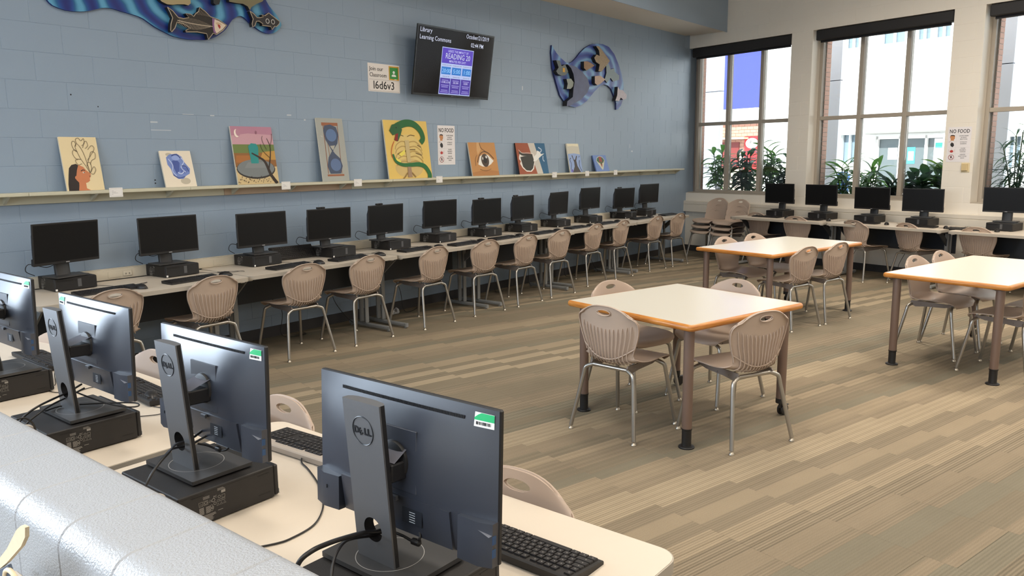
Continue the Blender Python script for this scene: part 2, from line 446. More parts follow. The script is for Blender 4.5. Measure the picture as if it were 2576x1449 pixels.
block_faces(wall_window, lambda e: wp(e[0], .02, e[1]), [(a if a > 0 else -1, c, HZ0, HZ1) for a, c in OPEN], .001, SEND-.05, 0, 4.98, -.03, M_CREAM, limit=290, nrm=RZW)
# outer brick skin with brick returns beside each window
M_BRK = mat('red_brick', rgb(186, 142, 122), .8, bump=.6, bscale=90, var=.12, vscale=8); M_MORT = mat('mortar', rgb(176, 160, 146), .9)
b = MB()
wbox(b, -1.2, SEND, .275, .40, 0, 1.0, M_MORT); wbox(b, -1.2, SEND, .275, .40, HZ1, ZC, M_MORT)
for a, c in [(-1.2, .035), (2.0, 2.42), (4.36, 4.80), (6.735, 7.15), (9.1, SEND)]: wbox(b, a, c, .275, .40, 1.0, HZ1, M_MORT)
wall_brick = struct(b.build('wall_outer', smooth=False))
bm_ = MB(); bm_.box((0, 0, .003), (.006, .125, .064), ch=.002); bme = bm_.mesh('brick', False); bme.materials.append(M_BRK)
for a in (.035, 2.42, 4.80):
    for r in range(35):
        place(bme, 'brick', wall_brick, tuple(wp(a, .275, 1.03+r*.068)), (0, 0, RZW))

# blue bulkhead along the blue wall with a pale soffit
b = MB(); b.box((X0, -.75, 3.652), (10.40, .018, 3.662), M_SOFFIT)
b.prism([(X0, -.76), wxy(.787, -.001), wxy(.777, .0), (X0, -.748)], 'z', 3.63, ZC, M_BLUE)
bulk = struct(b.build('trim_1', smooth=False))
# base boards
b = MB(); b.box((X0, -.012, 0), (10.55, -.0005, .10)); struct(b.build('baseboard_blue', m=M_BASE, smooth=False))
b = MB(); wbox(b, .02, SEND, -.014, -.0005, 0, .10); struct(b.build('baseboard_window', m=M_BASE, smooth=False))
# perimeter raceways
b = MB(); b.box((-1.45, -.055, .735), (9.16, -.001, .815), ch=.004); b.box((-1.45, -.045, .815), (9.16, -.001, .822), ch=.002)
for x in (.55, 1.45, 2.42, 4.1, 5.7): b.box((x, -.058, .75), (x+.10, -.055, .80), ch=.001)
struct(b.build('trim_2', m=M_TRIMC))
b = MB(); wbox(b, .002, SEND, -.075, -.001, .69, .815, ch=.004); wbox(b, .002, SEND, -.075, -.001, .815, .878, ch=.008)
struct(b.build('trim_3', m=mat('cream_raceway', rgb(226, 217, 202), .45)))
# outlets on the raceway
for x in (.70, 1.05, 3.6):
    t = thing('power_outlet', 'cream duplex power outlet on the raceway behind the desks, %s' % ('beside the second computer' if x == .70 else 'near the third computer' if x == 1.05 else 'behind the fifth computer'), 'outlet', (x, -.058, .775))
    bb = MB(); bb.box((-.035, -.006, -.02), (.035, 0, .02), ch=.002); bb.build('cover_plate', t, M_TRIMC)
    for dx in (-.018, -.012, .010, .016):
        bb = MB(); bb.box((dx, -.0075, -.008), (dx+.002, -.006, .004)); bb.build('slot', t, M_INK, smooth=False)

# window frames: frame, mullions, transom, panes; each window is structure
def window(n, s0, s1):
    w_ = bpy.data.objects.new('window_%d' % n, None); COL.objects.link(w_); w_['kind'] = 'structure'
    w_.location = wp(s0, .20, 0); w_.rotation_euler = (0, 0, RZW)
    W = s1-s0; D = .10; z0, z1 = HZ0+.001, HZ1-.0005
    def bar(a, c, m_=M_FRAME, name='frame'):
        q = MB(); q.box(a, c, ch=.003); return q.build(name, w_, m_)
    bar((.001, 0, z0), (.052, D, z1)); bar((W-.052, 0, z0), (W-.001, D, z1)); bar((.052, 0, z0), (W-.052, D, z0+.05)); bar((.052, 0, z1-.06), (W-.052, D, z1))
    m1, m2 = W/3, 2*W/3
    for x in (m1, m2): bar((x-.03, .0, z0+.05), (x+.03, D, z1-.06), name='mullion')
    bar((.052, .005, 2.160), (W-.052, D-.005, 2.215), name='transom')
    xs = [.052, m1-.03, m1+.03, m2-.03, m2+.03, W-.052]
    for i in (0, 2, 4):
        for a, c in ((z0+.05, 2.160), (2.215, z1-.06)):
            q = MB(); q.box((xs[i], .06, a), (xs[i+1], .064, c)); q.build('pane', w_, M_GLASS, smooth=False)
    # sill inside
    q = MB(); q.box((.0, -.18, HZ0-.001), (W, 0, HZ0+.012), ch=.003); q.build('sill', w_, M_FRAME)
window(1, .02, 2.0); window(2, 2.36, 4.36); window(3, 4.735, 6.735); window(4, 7.1, 9.1)
# roller blinds
for n, (s0, s1, t_) in enumerate([(.05, 1.995, 'by the blue wall'), (2.40, 4.352, 'over the middle window'), (4.775, 6.73, 'past the second no food sign')]):
    o = thing('roller_blind', 'rolled-up black roller blind cassette at the window head, '+t_, 'blind', tuple(wp(s0, .12, 3.45)), RZW)
    q = MB(); L_ = s1-s0
    q.box((0, -.11, -.145), (L_, -.0, 0), ch=.012); q.build('cassette', o, M_BLIND)
    q = MB(); q.box((.05, -.06, -.165), (L_-.05, -.045, -.12)); q.build('blind_fabric', o, mat('dark_fabric', rgb(30, 30, 34), .8), smooth=False)
    q = MB(); q.box((.05, -.062, -.178), (L_-.05, -.04, -.163), ch=.002); q.build('hem_bar', o, M_BLIND)

# half wall in front of the camera (glossy painted block, rounded cap)
HX0, HX1, HT = -1.695, -1.492, 1.016
b = MB(); b.box((HX0+.012, -9.5, 0), (HX1-.012, -.02, HT-.05))
b.box((HX0+.046, -9.5, HT-.05), (HX1-.035, -.02, HT-.006))
half = struct(b.build('wall_half', m=M_HALF, smooth=False))
def cap_me(L_):
    q = MB(); j = .0014; z0 = HT-H+.003; r = .045; prof = [(HX0, z0), (HX0, HT-r)]
    for k in range(1, 8): t = R(90*k/8); prof.append((HX0+r-r*C_(t), HT-r+r*S_(t)))
    prof += [(HX0+r, HT), (HX1-.03, HT)]
    for k in range(1, 7): t = R(90*k/6); prof.append((HX1-.03+.03*S_(t), HT-.03+.03*C_(t)))
    prof += [(HX1, z0)]
    # slightly pillowed ends so the mortar line shows
    def ring(y, ins): 
        cx = (HX0+HX1)/2; cz = HT-H/2
        return [Vector((cx+(p[0]-cx)*(1-ins/.1), y, cz+(p[1]-cz)*(1-ins/.1))) for p in prof]
    q.loft([ring(j, .0022), ring(j+.003, .0), ring(L_-j-.003, .0), ring(L_-j, .0022)])
    me = q.mesh('cap', True, 30); me.materials.append(M_HALF); return me
cap = cap_me(.2002)
for i in range(46):
    y = -4.690+.1985*i-.1985*23
    if y+.2 < -.03: place(cap, 'cap_block', half, (0, y, 0))
q = MB(); q.box((0, 0, .0028), (.02, .3970-.0028, H-.0028), ch=.003); fb = q.mesh('concrete_block', False); fb.materials.append(M_HALF)
for k in range(4):
    for i in range(22):
        y = -4.690+.397*i-.397*12+(.1985 if k % 2 else 0)
        if y+.4 < -.03: place(fb, 'concrete_block', half, (HX0, y, k*H))

# ------------------------------------------------------------ outside: courtyard seen through the windows
M_STUC = mat('white_facade', rgb(240, 240, 238), .8); M_PANEL = mat('pale_panel', rgb(240, 242, 250), .6)
b = MB(); wbox(b, -14, 16, .40, 12, -.12, 0, mat('courtyard_paving', rgb(190, 186, 180), .9)); struct(b.build('ground', smooth=False))
def outthing(name, label, cat, group=None):
    return thing(name, label, cat, tuple(wp(0, 0, 0)), RZW, group)
# pale panel fins just outside each window
for i, (s, jz, lb) in enumerate([(-.77, (2.88, 1.41), 'beside the blue wall window'), (1.74, (2.88, 1.41), 'outside the middle window'), (4.38, (2.90, 1.41), 'outside the third window')]):
    o = outthing('panel_column', 'pale grey panelled column standing outside, '+lb, 'column', 'panelled columns outside the windows')
    zs = [0]+sorted(jz)+[4.2]
    for a, c in zip(zs, zs[1:]):
        q = MB(); q.box((s-.60, 1.80, a+.006), (s, 1.90, c-.006), ch=.004); q.build('panel', o, M_PANEL)
    q = MB(); q.box((s-.58, 1.82, 0), (s-.02, 1.89, 4.2)); q.build('core', o, mat('dark_core', rgb(70, 72, 80), .8), smooth=False)
# far white building
bld = outthing('school_building', 'sunlit white two-storey building across the courtyard', 'building')
q = MB(); O = 8.0
hol = [(-2.05, -1.64, 4.21, 5.2), (-1.12, -.50, 4.21, 5.2), (-.29, .09, 4.21, 5.2), (.13, .53, 4.21, 5.2), (-1.06, .55, 0, 2.07), (-2.02, -1.56, 1.40, 2.13), (1.86, 2.16, 1.3, 1.99)]
xs = sorted({-3.6, 9}|{h[0] for h in hol}|{h[1] for h in hol}); zs = sorted({0, 7}|{h[2] for h in hol}|{h[3] for h in hol})
for x0, x1 in zip(xs, xs[1:]):
    for z0, z1 in zip(zs, zs[1:]):
        cx, cz = (x0+x1)/2, (z0+z1)/2
        if not any(h[0] < cx < h[1] and h[2] < cz < h[3] for h in hol): q.box((x0, O, z0), (x1, O+.3, z1))
q.build('wall', bld, M_STUC, smooth=False)
M_FG = mat('far_glass', rgb(120, 138, 150), .15, spec=.8); M_FD = mat('grey_door', rgb(96, 106, 108), .4)
for h in hol[:4]+[hol[5], hol[6]]:
    fr = MB(); a, c, z0, z1 = h
    for bx in (((a, O+.1, z0), (a+.04, O+.18, z1)), ((c-.04, O+.1, z0), (c, O+.18, z1)), ((a, O+.1, z0), (c, O+.18, z0+.04)), (((a+c)/2-.02, O+.1, z0), ((a+c)/2+.02, O+.18, z1))): fr.box(*bx)
    f_ = fr.build('window', bld, pc(210, 214, 214), smooth=False)
    pq = MB(); pq.box((a, O+.2, z0), (c, O+.21, z1)); pq.build('pane', f_, M_FG, smooth=False)
for a, c, lite in ((-1.02, -.52, None), (-.44, .10, None), (.16, .54, None)):
    pq = MB(); pq.box((a, O+.12, 0), (c, O+.18, 2.0), ch=.01); d_ = pq.build('door', bld, M_FD)
    hq = MB(); hq.box((c-.10, O+.08, .95), (c-.07, O+.12, 1.15), ch=.005); hq.build('door_handle', d_, M_CHROME)
fr = MB()
for x in (-1.06, -.50, .12): fr.box((x, O+.05, 0), (x+.05, O+.2, 2.07))
fr.box((-1.06, O+.05, 2.0), (.55, O+.2, 2.07)); fr.build('door_frame', bld, M_WHITE, smooth=False)
q = MB(); q.box((-1.2, O-.25, 2.12), (.6, O, 2.17), ch=.01); q.build('canopy', bld, pc(130, 130, 126))
for a, c, z0, z1, cc, nm in ((-.78, -.55, 1.51, 1.79, (245, 245, 245), 'a white notice'), (-.31, -.12, 1.41, 1.80, (70, 190, 200), 'a teal poster'), (.31, .53, 1.44, 1.99, (240, 244, 244), 'a tall white poster')):
    o = outthing('poster', nm+' taped to a grey courtyard door far outside the middle window', 'poster')
    pq = MB(); pq.box((a, O+.112, z0), (c, O+.119, z1)); pq.build('sheet', o, pc(*cc), smooth=False)
    if nm != 'a white notice':
        pq = MB(); pq.box((a+.03, O+.110, z0+.08 if cc[0] < 100 else z1-.22), (c-.03, O+.112, z1-.10)); pq.build('print_block', o, pc(240, 244, 240) if cc[0] < 100 else pc(90, 205, 190), smooth=False)
# corner block with the blue banner panel, soffit and brick shop front
cb = outthing('cafeteria_front', 'brick cafeteria front below a deep blue panel across the courtyard', 'building')
q = MB(); q.box((-9, O, 2.95), (-4.04, O+.2, 6.5)); q.build('blue_panel', cb, mat('blue_panel_paint', rgb(62, 70, 168), .5), smooth=False)
q = MB(); q.box((-9, O-.02, 2.55), (-4.04, O+.3, 2.95)); q.build('fascia', cb, M_STUC, smooth=False)
q = MB(); q.box((-9, O+.1, 0), (-4.04, O+.3, 2.55)); bw = q.build('wall', cb, M_MORT, smooth=False)
q = MB(); q.box((0, 0, 0), (.193, .02, .084), ch=.004); bk = q.mesh('brick', False); bk.materials.append(M_BRK)
for r in range(9):
    for c in range(13):
        place(bk, 'brick', bw, (-6.4+c*.2+(.1 if r % 2 else 0), O+.085, 1.72+r*.092))
q = MB(); q.box((-6.2, O-.2, 2.10), (-4.8, O+.08, 2.15)); q.build('awning_rail', cb, pc(214, 190, 160), smooth=False)
q = MB(); q.box((-6.2, O+.06, 1.3), (-5.15, O+.084, 2.02)); q.build('menu_board', cb, pc(120, 46, 42), smooth=False)
q = MB(); q.box((-4.08, O-.5, 0), (-3.6, O, 6.5), ch=.01); q.build('column', cb, M_STUC)
sg = outthing('cafe_sign', 'red sign with a white oval on the brick front outside the first window', 'sign')
q = MB(); q.box((-4.94, O+.02, 1.2), (-4.42, O+.06, 2.17), ch=.004); q.build('board', sg, mat('sign_red', rgb(205, 40, 44), .5))
q = MB(); q.lathe([(.2, 0), (.2, .01)], n=28, M=Matrix.Translation((-4.68, O+.02, 1.98)) @ Matrix.Diagonal((1.05, 1, .72, 1)) @ Matrix.Rotation(PI/2, 4, 'X')); q.build('oval', sg, M_WHITE)
text(sg, 'P', .12, (-4.74, O+.005, 1.97), M_INK); text(sg, 'CAFE', .05, (-4.75, O+.005, 1.90), M_INK, name='lettering')
# blue round bin in the courtyard
bn = thing('recycling_bin', 'round light-blue bin behind the plants of the middle window', 'bin', tuple(wp(1.75, 2.0, .55)), 0)
q = MB(); q.lathe([(.10, 0), (.12, .7), (.13, .72)], n=20); q.build('tub', bn, mat('bin_blue', rgb(88, 140, 220), .4))
q = MB(); q.lathe([(.135, .72), (.13, .76), (.07, .80), (0.001, .81)], n=20); q.build('lid', bn, mat('bin_blue', rgb(88, 140, 220), .4))
q = MB(); q.lathe([(.16, 0), (.16, .55)], n=20); q.build('pedestal', bn, M_STUC, loc=(0, 0, -.55))
# planter
pl = outthing('planter_box', 'long low concrete planter box right outside the windows', 'planter')
q = MB()
for bx in (((-.03, .45, 0), (7, .50, .95)), ((-.03, .82, 0), (7, .87, .95)), ((-.03, .5, 0), (.02, .82, .95)), ((6.95, .5, 0), (7, .82, .95))): q.box(*bx)
q.build('box_wall', pl, mat('planter_concrete', rgb(170, 166, 158), .9), smooth=False)
q = MB(); q.box((.02, .5, .3), (6.95, .82, .90)); q.build('soil', pl, mat('soil', rgb(60, 46, 38), 1), smooth=False)
def leafmat(name, c1, tr):
    m = bpy.data.materials.new(name); m.use_nodes = True; nt = m.node_tree; b_ = nt.nodes['Principled BSDF']; b_.inputs['Base Color'].default_value = (*c1, 1); b_.inputs['Roughness'].default_value = .4
    t = nt.nodes.new('ShaderNodeBsdfTranslucent'); t.inputs[0].default_value = (*tr, 1); mx = nt.nodes.new('ShaderNodeMixShader'); mx.inputs[0].default_value = .35
    out = [n for n in nt.nodes if n.type == 'OUTPUT_MATERIAL'][0]
    nt.links.new(b_.outputs[0], mx.inputs[1]); nt.links.new(t.outputs[0], mx.inputs[2]); nt.links.new(mx.outputs[0], out.inputs[0]); return m
LM = [leafmat('leaf_green', rgb(58, 96, 44), rgb(90, 140, 50)), leafmat('leaf_dark', rgb(36, 62, 40), rgb(50, 90, 45)), leafmat('leaf_grey', rgb(70, 82, 76), rgb(80, 100, 80))]
def leaf_me(L_, W, bend, m):
    q = MB(); n = 7; vs = []; fs = []
    for i in range(n+1):
        t = i/n; w_ = W*math.sin(PI*min(1, t*.93+.07))**.8*.5 if t < 1 else .001
        a = bend*t; y = L_*(math.sin(a)/bend if bend else t); z = L_*((math.cos(a)-1)/bend if bend else 0)
        vs += [(-w_, y, z+w_*.35), (0, y, z), (w_, y, z+w_*.35)]
    for i in range(n):
        for j in (0, 1): a = i*3+j; fs.append((a, a+1, a+4, a+3))
    q.add(vs, fs); me = q.mesh('leaf', True, 80); me.materials.append(m); return me
rnd = random.Random(5)
def plant(label, s, off, h, stems, nl, L_, W, m, spread=.16, droop=1.2, name='potted_foliage_plant'):
    base = wp(s, off, .90); o = thing(name, label, 'plant', tuple(base), rnd.uniform(0, 6))
    W *= 1.45; L_ *= 1.35; h *= 1.12; stems += 2
    mes = [leaf_me(L_*a, W, bd, m) for a, bd in ((1, droop), (.8, droop*.7), (1.15, droop*1.2))]
    for k in range(stems):
        an = 2*PI*k/stems+rnd.uniform(-.3, .3); hh = h*rnd.uniform(.55, 1) if k else h
        tip = Vector((C_(an)*spread*rnd.uniform(.4, 1), S_(an)*spread*rnd.uniform(.4, 1), hh))
        q = MB(); q.tube([(C_(an)*.02, S_(an)*.02, 0), tip*.55+Vector((0, 0, .03)), tip], .008, n=5, sub=3); q.build('stem', o, mat('stem_green', rgb(70, 84, 46), .7))
        nl2 = int(nl*1.35)
        for j in range(nl2):
            t = .25+.75*(j+1)/nl2; p = tip*t; yaw = j*2.4+rnd.uniform(-.3, .3); pit = rnd.uniform(.1, .6)+(.6 if j >= nl2-2 else 0)
            place(rnd.choice(mes), 'leaf', o, tuple(p), (pit, rnd.uniform(-.3, .3), yaw))
    return o
plant('leafy green plant with drooping broad leaves against the pale column, first window', .18, .66, .72, 4, 12, .20, .055, LM[0])
plant('tall leafy green plant in the centre pane of the first window', .72, .66, .70, 5, 13, .22, .055, LM[1])
plant('tall plant with one upright bright leaf, first window beside the cream pier', 1.22, .66, .82, 5, 13, .22, .05, LM[0])
plant('dense dark green plant close to the cream pier, first window', 1.62, .66, .62, 5, 13, .20, .05, LM[1])
plant('arching long-leaved plant beside the pale column, middle window', 2.58, .66, .52, 4, 10, .28, .05, LM[0], .12)
plant('narrow-leaved plant behind the first mullion of the middle window', 3.02, .66, .52, 3, 10, .26, .045, LM[0], .12)
plant('spiky grey-green rosette plant low in the middle window', 3.36, .66, .26, 3, 12, .30, .06, LM[2], .08, .7)
plant('broad oval-leaved plant beside the second mullion of the middle window', 3.72, .66, .40, 4, 10, .18, .085, LM[1], .14, .6)
plant('bushy plant with an upright yellow-green leaf at the end of the middle window', 4.08, .66, .50, 4, 11, .18, .08, LM[0], .14, .5)
plant('feathery palm with thin arching leaves, third window', 4.98, .68, .90, 5, 18, .24, .018, LM[1], .2, 1.3, name='palm')
plant('dense green palm in the third window behind the end monitor', 5.38, .68, .86, 5, 18, .26, .024, LM[0], .2, 1.3, name='palm')
# ------------------------------------------------------------ chairs
def catmull(tbl, t):
    n = len(tbl)-1; x = t*n; i = min(int(x), n-1); f = x-i
    p = [tbl[max(i-1, 0)], tbl[i], tbl[i+1], tbl[min(i+2, n)]]
    return [.5*((2*b_)+(c-a)*f+(2*a-5*b_+4*c-d)*f*f+(3*b_-a-3*c+d)*f**3) for a, b_, c, d in zip(*p)]
#        y     z     halfw  cup   drop
SH = [(.232, .418, .150, .000, .035), (.215, .440, .190, .002, .022), (.15, .452, .215, .008, .004), (.04, .450, .222, .016, 0), (-.07, .440, .218, .024, 0),
      (-.145, .440, .196, .034, 0), (-.190, .462, .172, .040, 0), (-.204, .510, .170, .042, 0), (-.208, .570, .190, .042, 0), (-.213, .630, .208, .042, .002),
      (-.220, .690, .213, .040, .010), (-.228, .740, .205, .034, .030), (-.233, .775, .190, .028, .050), (-.236, .797, .168, .022, .062)]
def sh_c(t): return catmull(SH, t)
def sh_pt(u, t, off=0):
    y, z, w_, c, dr = sh_c(t)
    y2, z2 = sh_c(min(1, t+.02))[:2]; y1, z1 = sh_c(max(0, t-.02))[:2]
    ty, tz = y2-y1, z2-z1; l = math.hypot(ty, tz) or 1; ny, nz = tz/l, -ty/l      # inward (towards the sitter): back +y, seat +z
    if t < .45 and nz < 0: ny, nz = -ny, -nz
    k = c*abs(u)**2.2+off; d = dr*abs(u)**2.6
    if t < .25: return Vector((u*w_, y-d+ny*k, z+nz*k))
    return Vector((u*w_, y+ny*k, z+nz*k-d))
HC, HA, HB = .7555, .046, .0165
def make_shell():
    bm = bmesh.new(); nu = 30; ts = [i/34*.78 for i in range(34)]+[.78+.22*i/20 for i in range(21)]
    g = [[bm.verts.new(sh_pt(-1+2*i/nu, t)) for i in range(nu+1)] for t in ts]
    for a in range(len(ts)-1):
        for i in range(nu):
            bm.faces.new((g[a][i], g[a][i+1], g[a+1][i+1], g[a+1][i]))
    bm.faces.ensure_lookup_table()
    def e(v): return math.hypot(v.x/HA, (v.z-HC)/HB)
    kill = [f for f in bm.faces if f.calc_center_median().y < -.15 and e(f.calc_center_median()) < 1.0]
    bmesh.ops.delete(bm, geom=kill, context='FACES')
    for v in bm.verts:
        if v.is_boundary and v.co.y < -.15 and e(v.co) < 1.6 and abs(v.co.x) < .07 and v.co.z > .72:
            k = e(v.co)
            if k > .2: v.co.x /= k; v.co.z = HC+(v.co.z-HC)/k
    bmesh.ops.recalc_face_normals(bm, faces=bm.faces)
    bmesh.ops.solidify(bm, geom=list(bm.faces), thickness=.006)
    for f in bm.faces: f.smooth = True
    me = bpy.data.meshes.new('shell'); bm.to_mesh(me); bm.free(); me.materials.append(M_SHELL); me.set_sharp_from_angle(angle=R(50)); return me
def t_of_z(z):
    lo, hi = .45, 1
    for _ in range(30):
        mid = (lo+hi)/2
        if sh_c(mid)[1] < z: lo = mid
        else: hi = mid
    return lo
def make_chair(label, group):
    t = thing('plastic_chair', label, 'chair', group=group)
    place(make_shell(), 'seat_shell', t)
    q = MB()
    # raised outer rim and the U edge across the bottom of the back
    zs = [.50+.02*i for i in range(14)]+[.775, .785, .797]
    le = [sh_pt(-.985, t_of_z(z), -.006) for z in zs]; ri = [sh_pt(.985, t_of_z(z), -.006) for z in zs]
    top = [sh_pt(-.985+1.97*i/16, 1, -.006) for i in range(17)]
    q.tube(le+top[1:-1]+ri[::-1], .0042, n=6)
    bot = []
    for i in range(17):
        u = -.98+1.96*i/16; z = .475+.075*abs(u)**2.4; bot.append(sh_pt(u, t_of_z(z), -.008))
    q.tube(bot, .0045, n=6); q.build('rim', t, M_SHELL, ang=60)
    q = MB()
    for k in range(-6, 7):
        u1 = k/6*.80; u0 = k/6*.78; zt = .655+.035*abs(k/6)**2
        pts = []
        for i in range(11):
            f = i/10; tt = t_of_z(zt)*(1-f)+.40*f; pts.append(sh_pt(u1*(1-f)+u0*f, tt, -.0095+(.008 if i == 0 else 0)))
        q.tube(pts, .0040, n=4)
    q.build('rib', t, M_SHELL, ang=60)
    q = MB(); pts = []
    for i in range(21):
        a = 2*PI*i/20; tt = t_of_z(HC+HB*1.08*S_(a)); pts.append(sh_pt(HA*1.05*C_(a)/sh_c(tt)[2], tt, -.007))
    q.tube(pts, .0034, n=6, cap=False); q.build('handle_rim', t, M_SHELL, ang=60)
    gl = MB(); gl.lathe([(.010, .004), (.014, .0), (.016, .004), (.013, .012), (.007, .018), (.007, .03)], n=12); glm = gl.mesh('glide'); glm.materials.append(M_GLIDE)
    for sx in (-1, 1):
        for foot, b1, b2 in (((.230, -.245), (.176, -.178, .372), (.120, -.160, .412)), ((.216, .238), (.176, .172, .375), (.120, .155, .416))):
            q = MB(); f = Vector((sx*foot[0], foot[1], .022)); k1 = Vector((sx*b1[0], b1[1], b1[2])); k2 = Vector((sx*b2[0], b2[1], b2[2]))
            d = (k1-f).normalized()
            path = [f, f+(k1-f)*.5, k1-d*.03]+smooth_path([k1-d*.03, k1+Vector((-sx*.004, 0, .012)), k1+(k2-k1)*.35+Vector((0, 0, .012)), k2], 4)[1:]
            q.tube(path, .0125, n=10); lg = q.build('leg', t, M_CHROME, ang=60)
            place(glm, 'glide', lg, (sx*foot[0], foot[1], -.001))
    for y, z in ((-.160, .412), (.155, .416)):
        q = MB(); q.tube([(-.12, y, z), (.12, y, z)], .0125, n=10); q.build('crossbar', t, M_CHROME, ang=60)
    q = MB()
    for sx in (-1, 1):
        q.prism([(-.175, .425), (-.165, .400), (-.13, .388), (-.05, .398), (.10, .405), (.175, .425), (.165, .437), (-.165, .437)], 'x', sx*.128-.004, sx*.128+.004)
        for y in (-.09, 0, .09): q.lathe([(.004, 0), (.003, .003)], n=8, M=Matrix.Translation((sx*.132, y, .412)) @ Matrix.Rotation(sx*PI/2, 4, 'Y'))
    q.build('seat_bracket', t, mat('bracket_grey', rgb(128, 118, 112), .45, metal=.3), smooth=False)
    return t
G1 = 'chairs along the blue wall desks'; G2 = 'chairs at the desks by the half wall'; G3 = 'chairs at the square table'; G4 = 'chairs at the long table in the middle'; G5 = 'chairs at the long table by the frame edge'; G6 = 'chairs along the window desks'; G7 = 'stacked chairs in the corner'
chair0 = make_chair('tan plastic chair at the first blue-wall desk, below the portrait painting', G1)
chair0.location = (.20, -.70, 0)
wallch = [(.945, -.695, 2, 'below the blue rose painting'), (1.79, -.70, -2, 'below the waterfall painting'), (2.466, -.70, 2.4, 'below the tall hourglass painting'), (3.31, -.71, 3.7, 'below the sign with the green chalkboard emblem'),
          (4.11, -.71, -3.5, 'below the snake painting'), (4.78, -.725, 1.6, 'below the wall no food sign'), (5.47, -.71, -2.5, 'below the painted eye'), (6.40, -.59, .5, 'below the red white and blue canvas'),
          (7.09, -.585, 1.2, 'below the narrow dark figure canvas'), (8.03, -.60, -1.6, 'second from the window corner'), (8.70, -.62, -1.8, 'last one before the window corner')]
for x, y, a, l in wallch: dup(chair0, (x, y, 0), R(a), 'tan plastic chair facing the blue-wall desks, '+l, G1)
# by the half wall: they face the monitors (towards -x)
for x, y, a, l in ((-.815, -5.06, 92, 'pale handled chair back rising over the bare desk corner beside the black keyboard'), (-.80, -3.95, 90, 'tan chair whose back edge shows behind the second rear-facing monitor'),
                   (-.735, -2.86, 88, 'tan chair whose handle hole shows between the two rear-facing stands'), (-.86, -2.08, 91, 'tan chair behind the keyboard at the frame-edge monitor')):
    dup(chair0, (x, y, 0), R(a), l, G2)
def ch(x, y, head, l, g, z=0): return dup(chair0, (x, y, z), R(head-90), l, g)
ch(1.868, -3.945, -3.5, 'taupe chair at the square table with its back to the blue-wall desks side', G3)
ch(2.125, -4.536, 66, 'taupe chair pulled out at the open-carpet side of the square table', G3)
ch(2.397, -3.692, -104, 'taupe chair across the square table, only back top over the wood edge', G3)
ch(2.788, -4.113, 166, 'taupe chair across the square table, in front of the long middle table', G3)
ch(5.360, -3.672, 75, 'taupe chair with ribbed back at the middle long table, nearer the blue wall', G4)
ch(5.890, -3.806, 77, 'taupe chair with ribbed back at the end of the middle long table', G4)
ch(5.664, -3.091, -103, 'taupe chair across the middle long table, nearer the blue wall', G4)
ch(6.177, -3.203, -103, 'taupe chair across the middle long table, nearer the windows', G4)
ch(5.056, -5.070, -103, 'taupe chair tucked under the edge table beside its corner leg', G5)
ch(5.543, -5.178, -103, 'taupe chair tucked under the edge table, second along', G5)
ch(4.667, -5.600, 77, 'taupe chair with its seat beside the front leg of the edge table', G5)
ch(5.17, -5.76, 79, 'taupe chair at the far end of the edge table, mostly cut off', G5)
# ------------------------------------------------------------ tables
def table(label, cx, cy_, ang, W, D, feet, grp):
    t = thing('work_table', label, 'table', (cx, cy_, 0), ang, grp)
    q = MB(); q.box((-W/2+.018, -D/2+.018, .70), (W/2-.018, D/2-.018, .7375)); q.build('laminate_top', t, M_TOP, smooth=False)
    q = MB(); ins = .0185
    def prof(off_pts, W_, D_): pass
    rings = []
    P2 = [(0, .738), (.010, .7365), (.017, .730), (.0195, .719), (.017, .708), (.010, .7015), (0, .700), ]
    base = rrect(-W/2+ins, -D/2+ins, W/2-ins, D/2-ins, .012, 3)
    n = len(base)
    def nrm(i):
        a = Vector(base[i-1]); c = Vector(base[(i+1) % n]); d = (c-a).normalized(); return Vector((d.y, -d.x))
    for o_, z in P2: rings.append([Vector((base[i][0]+nrm(i).x*o_, base[i][1]+nrm(i).y*o_, z)) for i in range(n)])
    q.loft(rings, cap=False); q.build('wood_edge', t, M_WOOD, ang=60)
    ix, iy = W/2-.085, D/2-.085
    for (sx, sy), kind in zip(((-1, 1), (-1, -1), (1, -1), (1, 1)), feet):
        q = MB(); q.lathe([(.029, .115), (.030, .70)], (sx*ix, sy*iy, 0), n=24); lg = q.build('leg', t, M_TLEG)
        q = MB(); q.lathe([(.05, .694), (.05, .70)], (sx*ix, sy*iy, 0), n=20); q.build('mounting_plate', lg, M_BLACK)
        if kind == 'disc':
            q = MB(); q.lathe([(.046, 0), (.046, .006), (.043, .010), (.0285, .014), (.0275, .02), (.0275, .105), (.0305, .108), (.0305, .116)], (sx*ix, sy*iy, 0), n=24); q.build('foot_collar', lg, M_BLACK)
        else:
            q = MB(); q.lathe([(.030, .085), (.0305, .116)], (sx*ix, sy*iy, 0), n=20); q.lathe([(.010, .05), (.010, .09)], (sx*ix, sy*iy, 0), n=10)
            for dy in (-.020, .008): q.lathe([(.012, 0), (.033, 0), (.036, .003), (.036, .009), (.033, .012), (.012, .012)], n=24, M=Matrix.Translation((sx*ix+.028, sy*iy+dy+.012, .0365)) @ Matrix.Rotation(PI/2, 4, 'X'))
            q.box((sx*ix-.012, sy*iy-.008, .05), (sx*ix+.04, sy*iy+.008, .085), ch=.006); q.box((sx*ix+.055, sy*iy-.01, .058), (sx*ix+.082, sy*iy+.01, .064), ch=.002)
            q.build('caster', lg, M_BLACK)
    return t
TG = 'wood-edged work tables'
table('square white-topped table with orange wood edge on two casters', 2.315, -4.10, -.245, 1.075, 1.04, ('disc', 'disc', 'caster', 'caster'), TG)
table('long white-topped table in the middle of the room with orange wood edge', 5.836, -3.432, -.224, 1.63, .91, ('disc', 'disc', 'disc', 'caster'), TG)
table('long white-topped table cut by the frame edge, by the window desks', 5.047, -5.406, -.23, 1.64, .905, ('disc', 'disc', 'disc', 'caster'), TG)

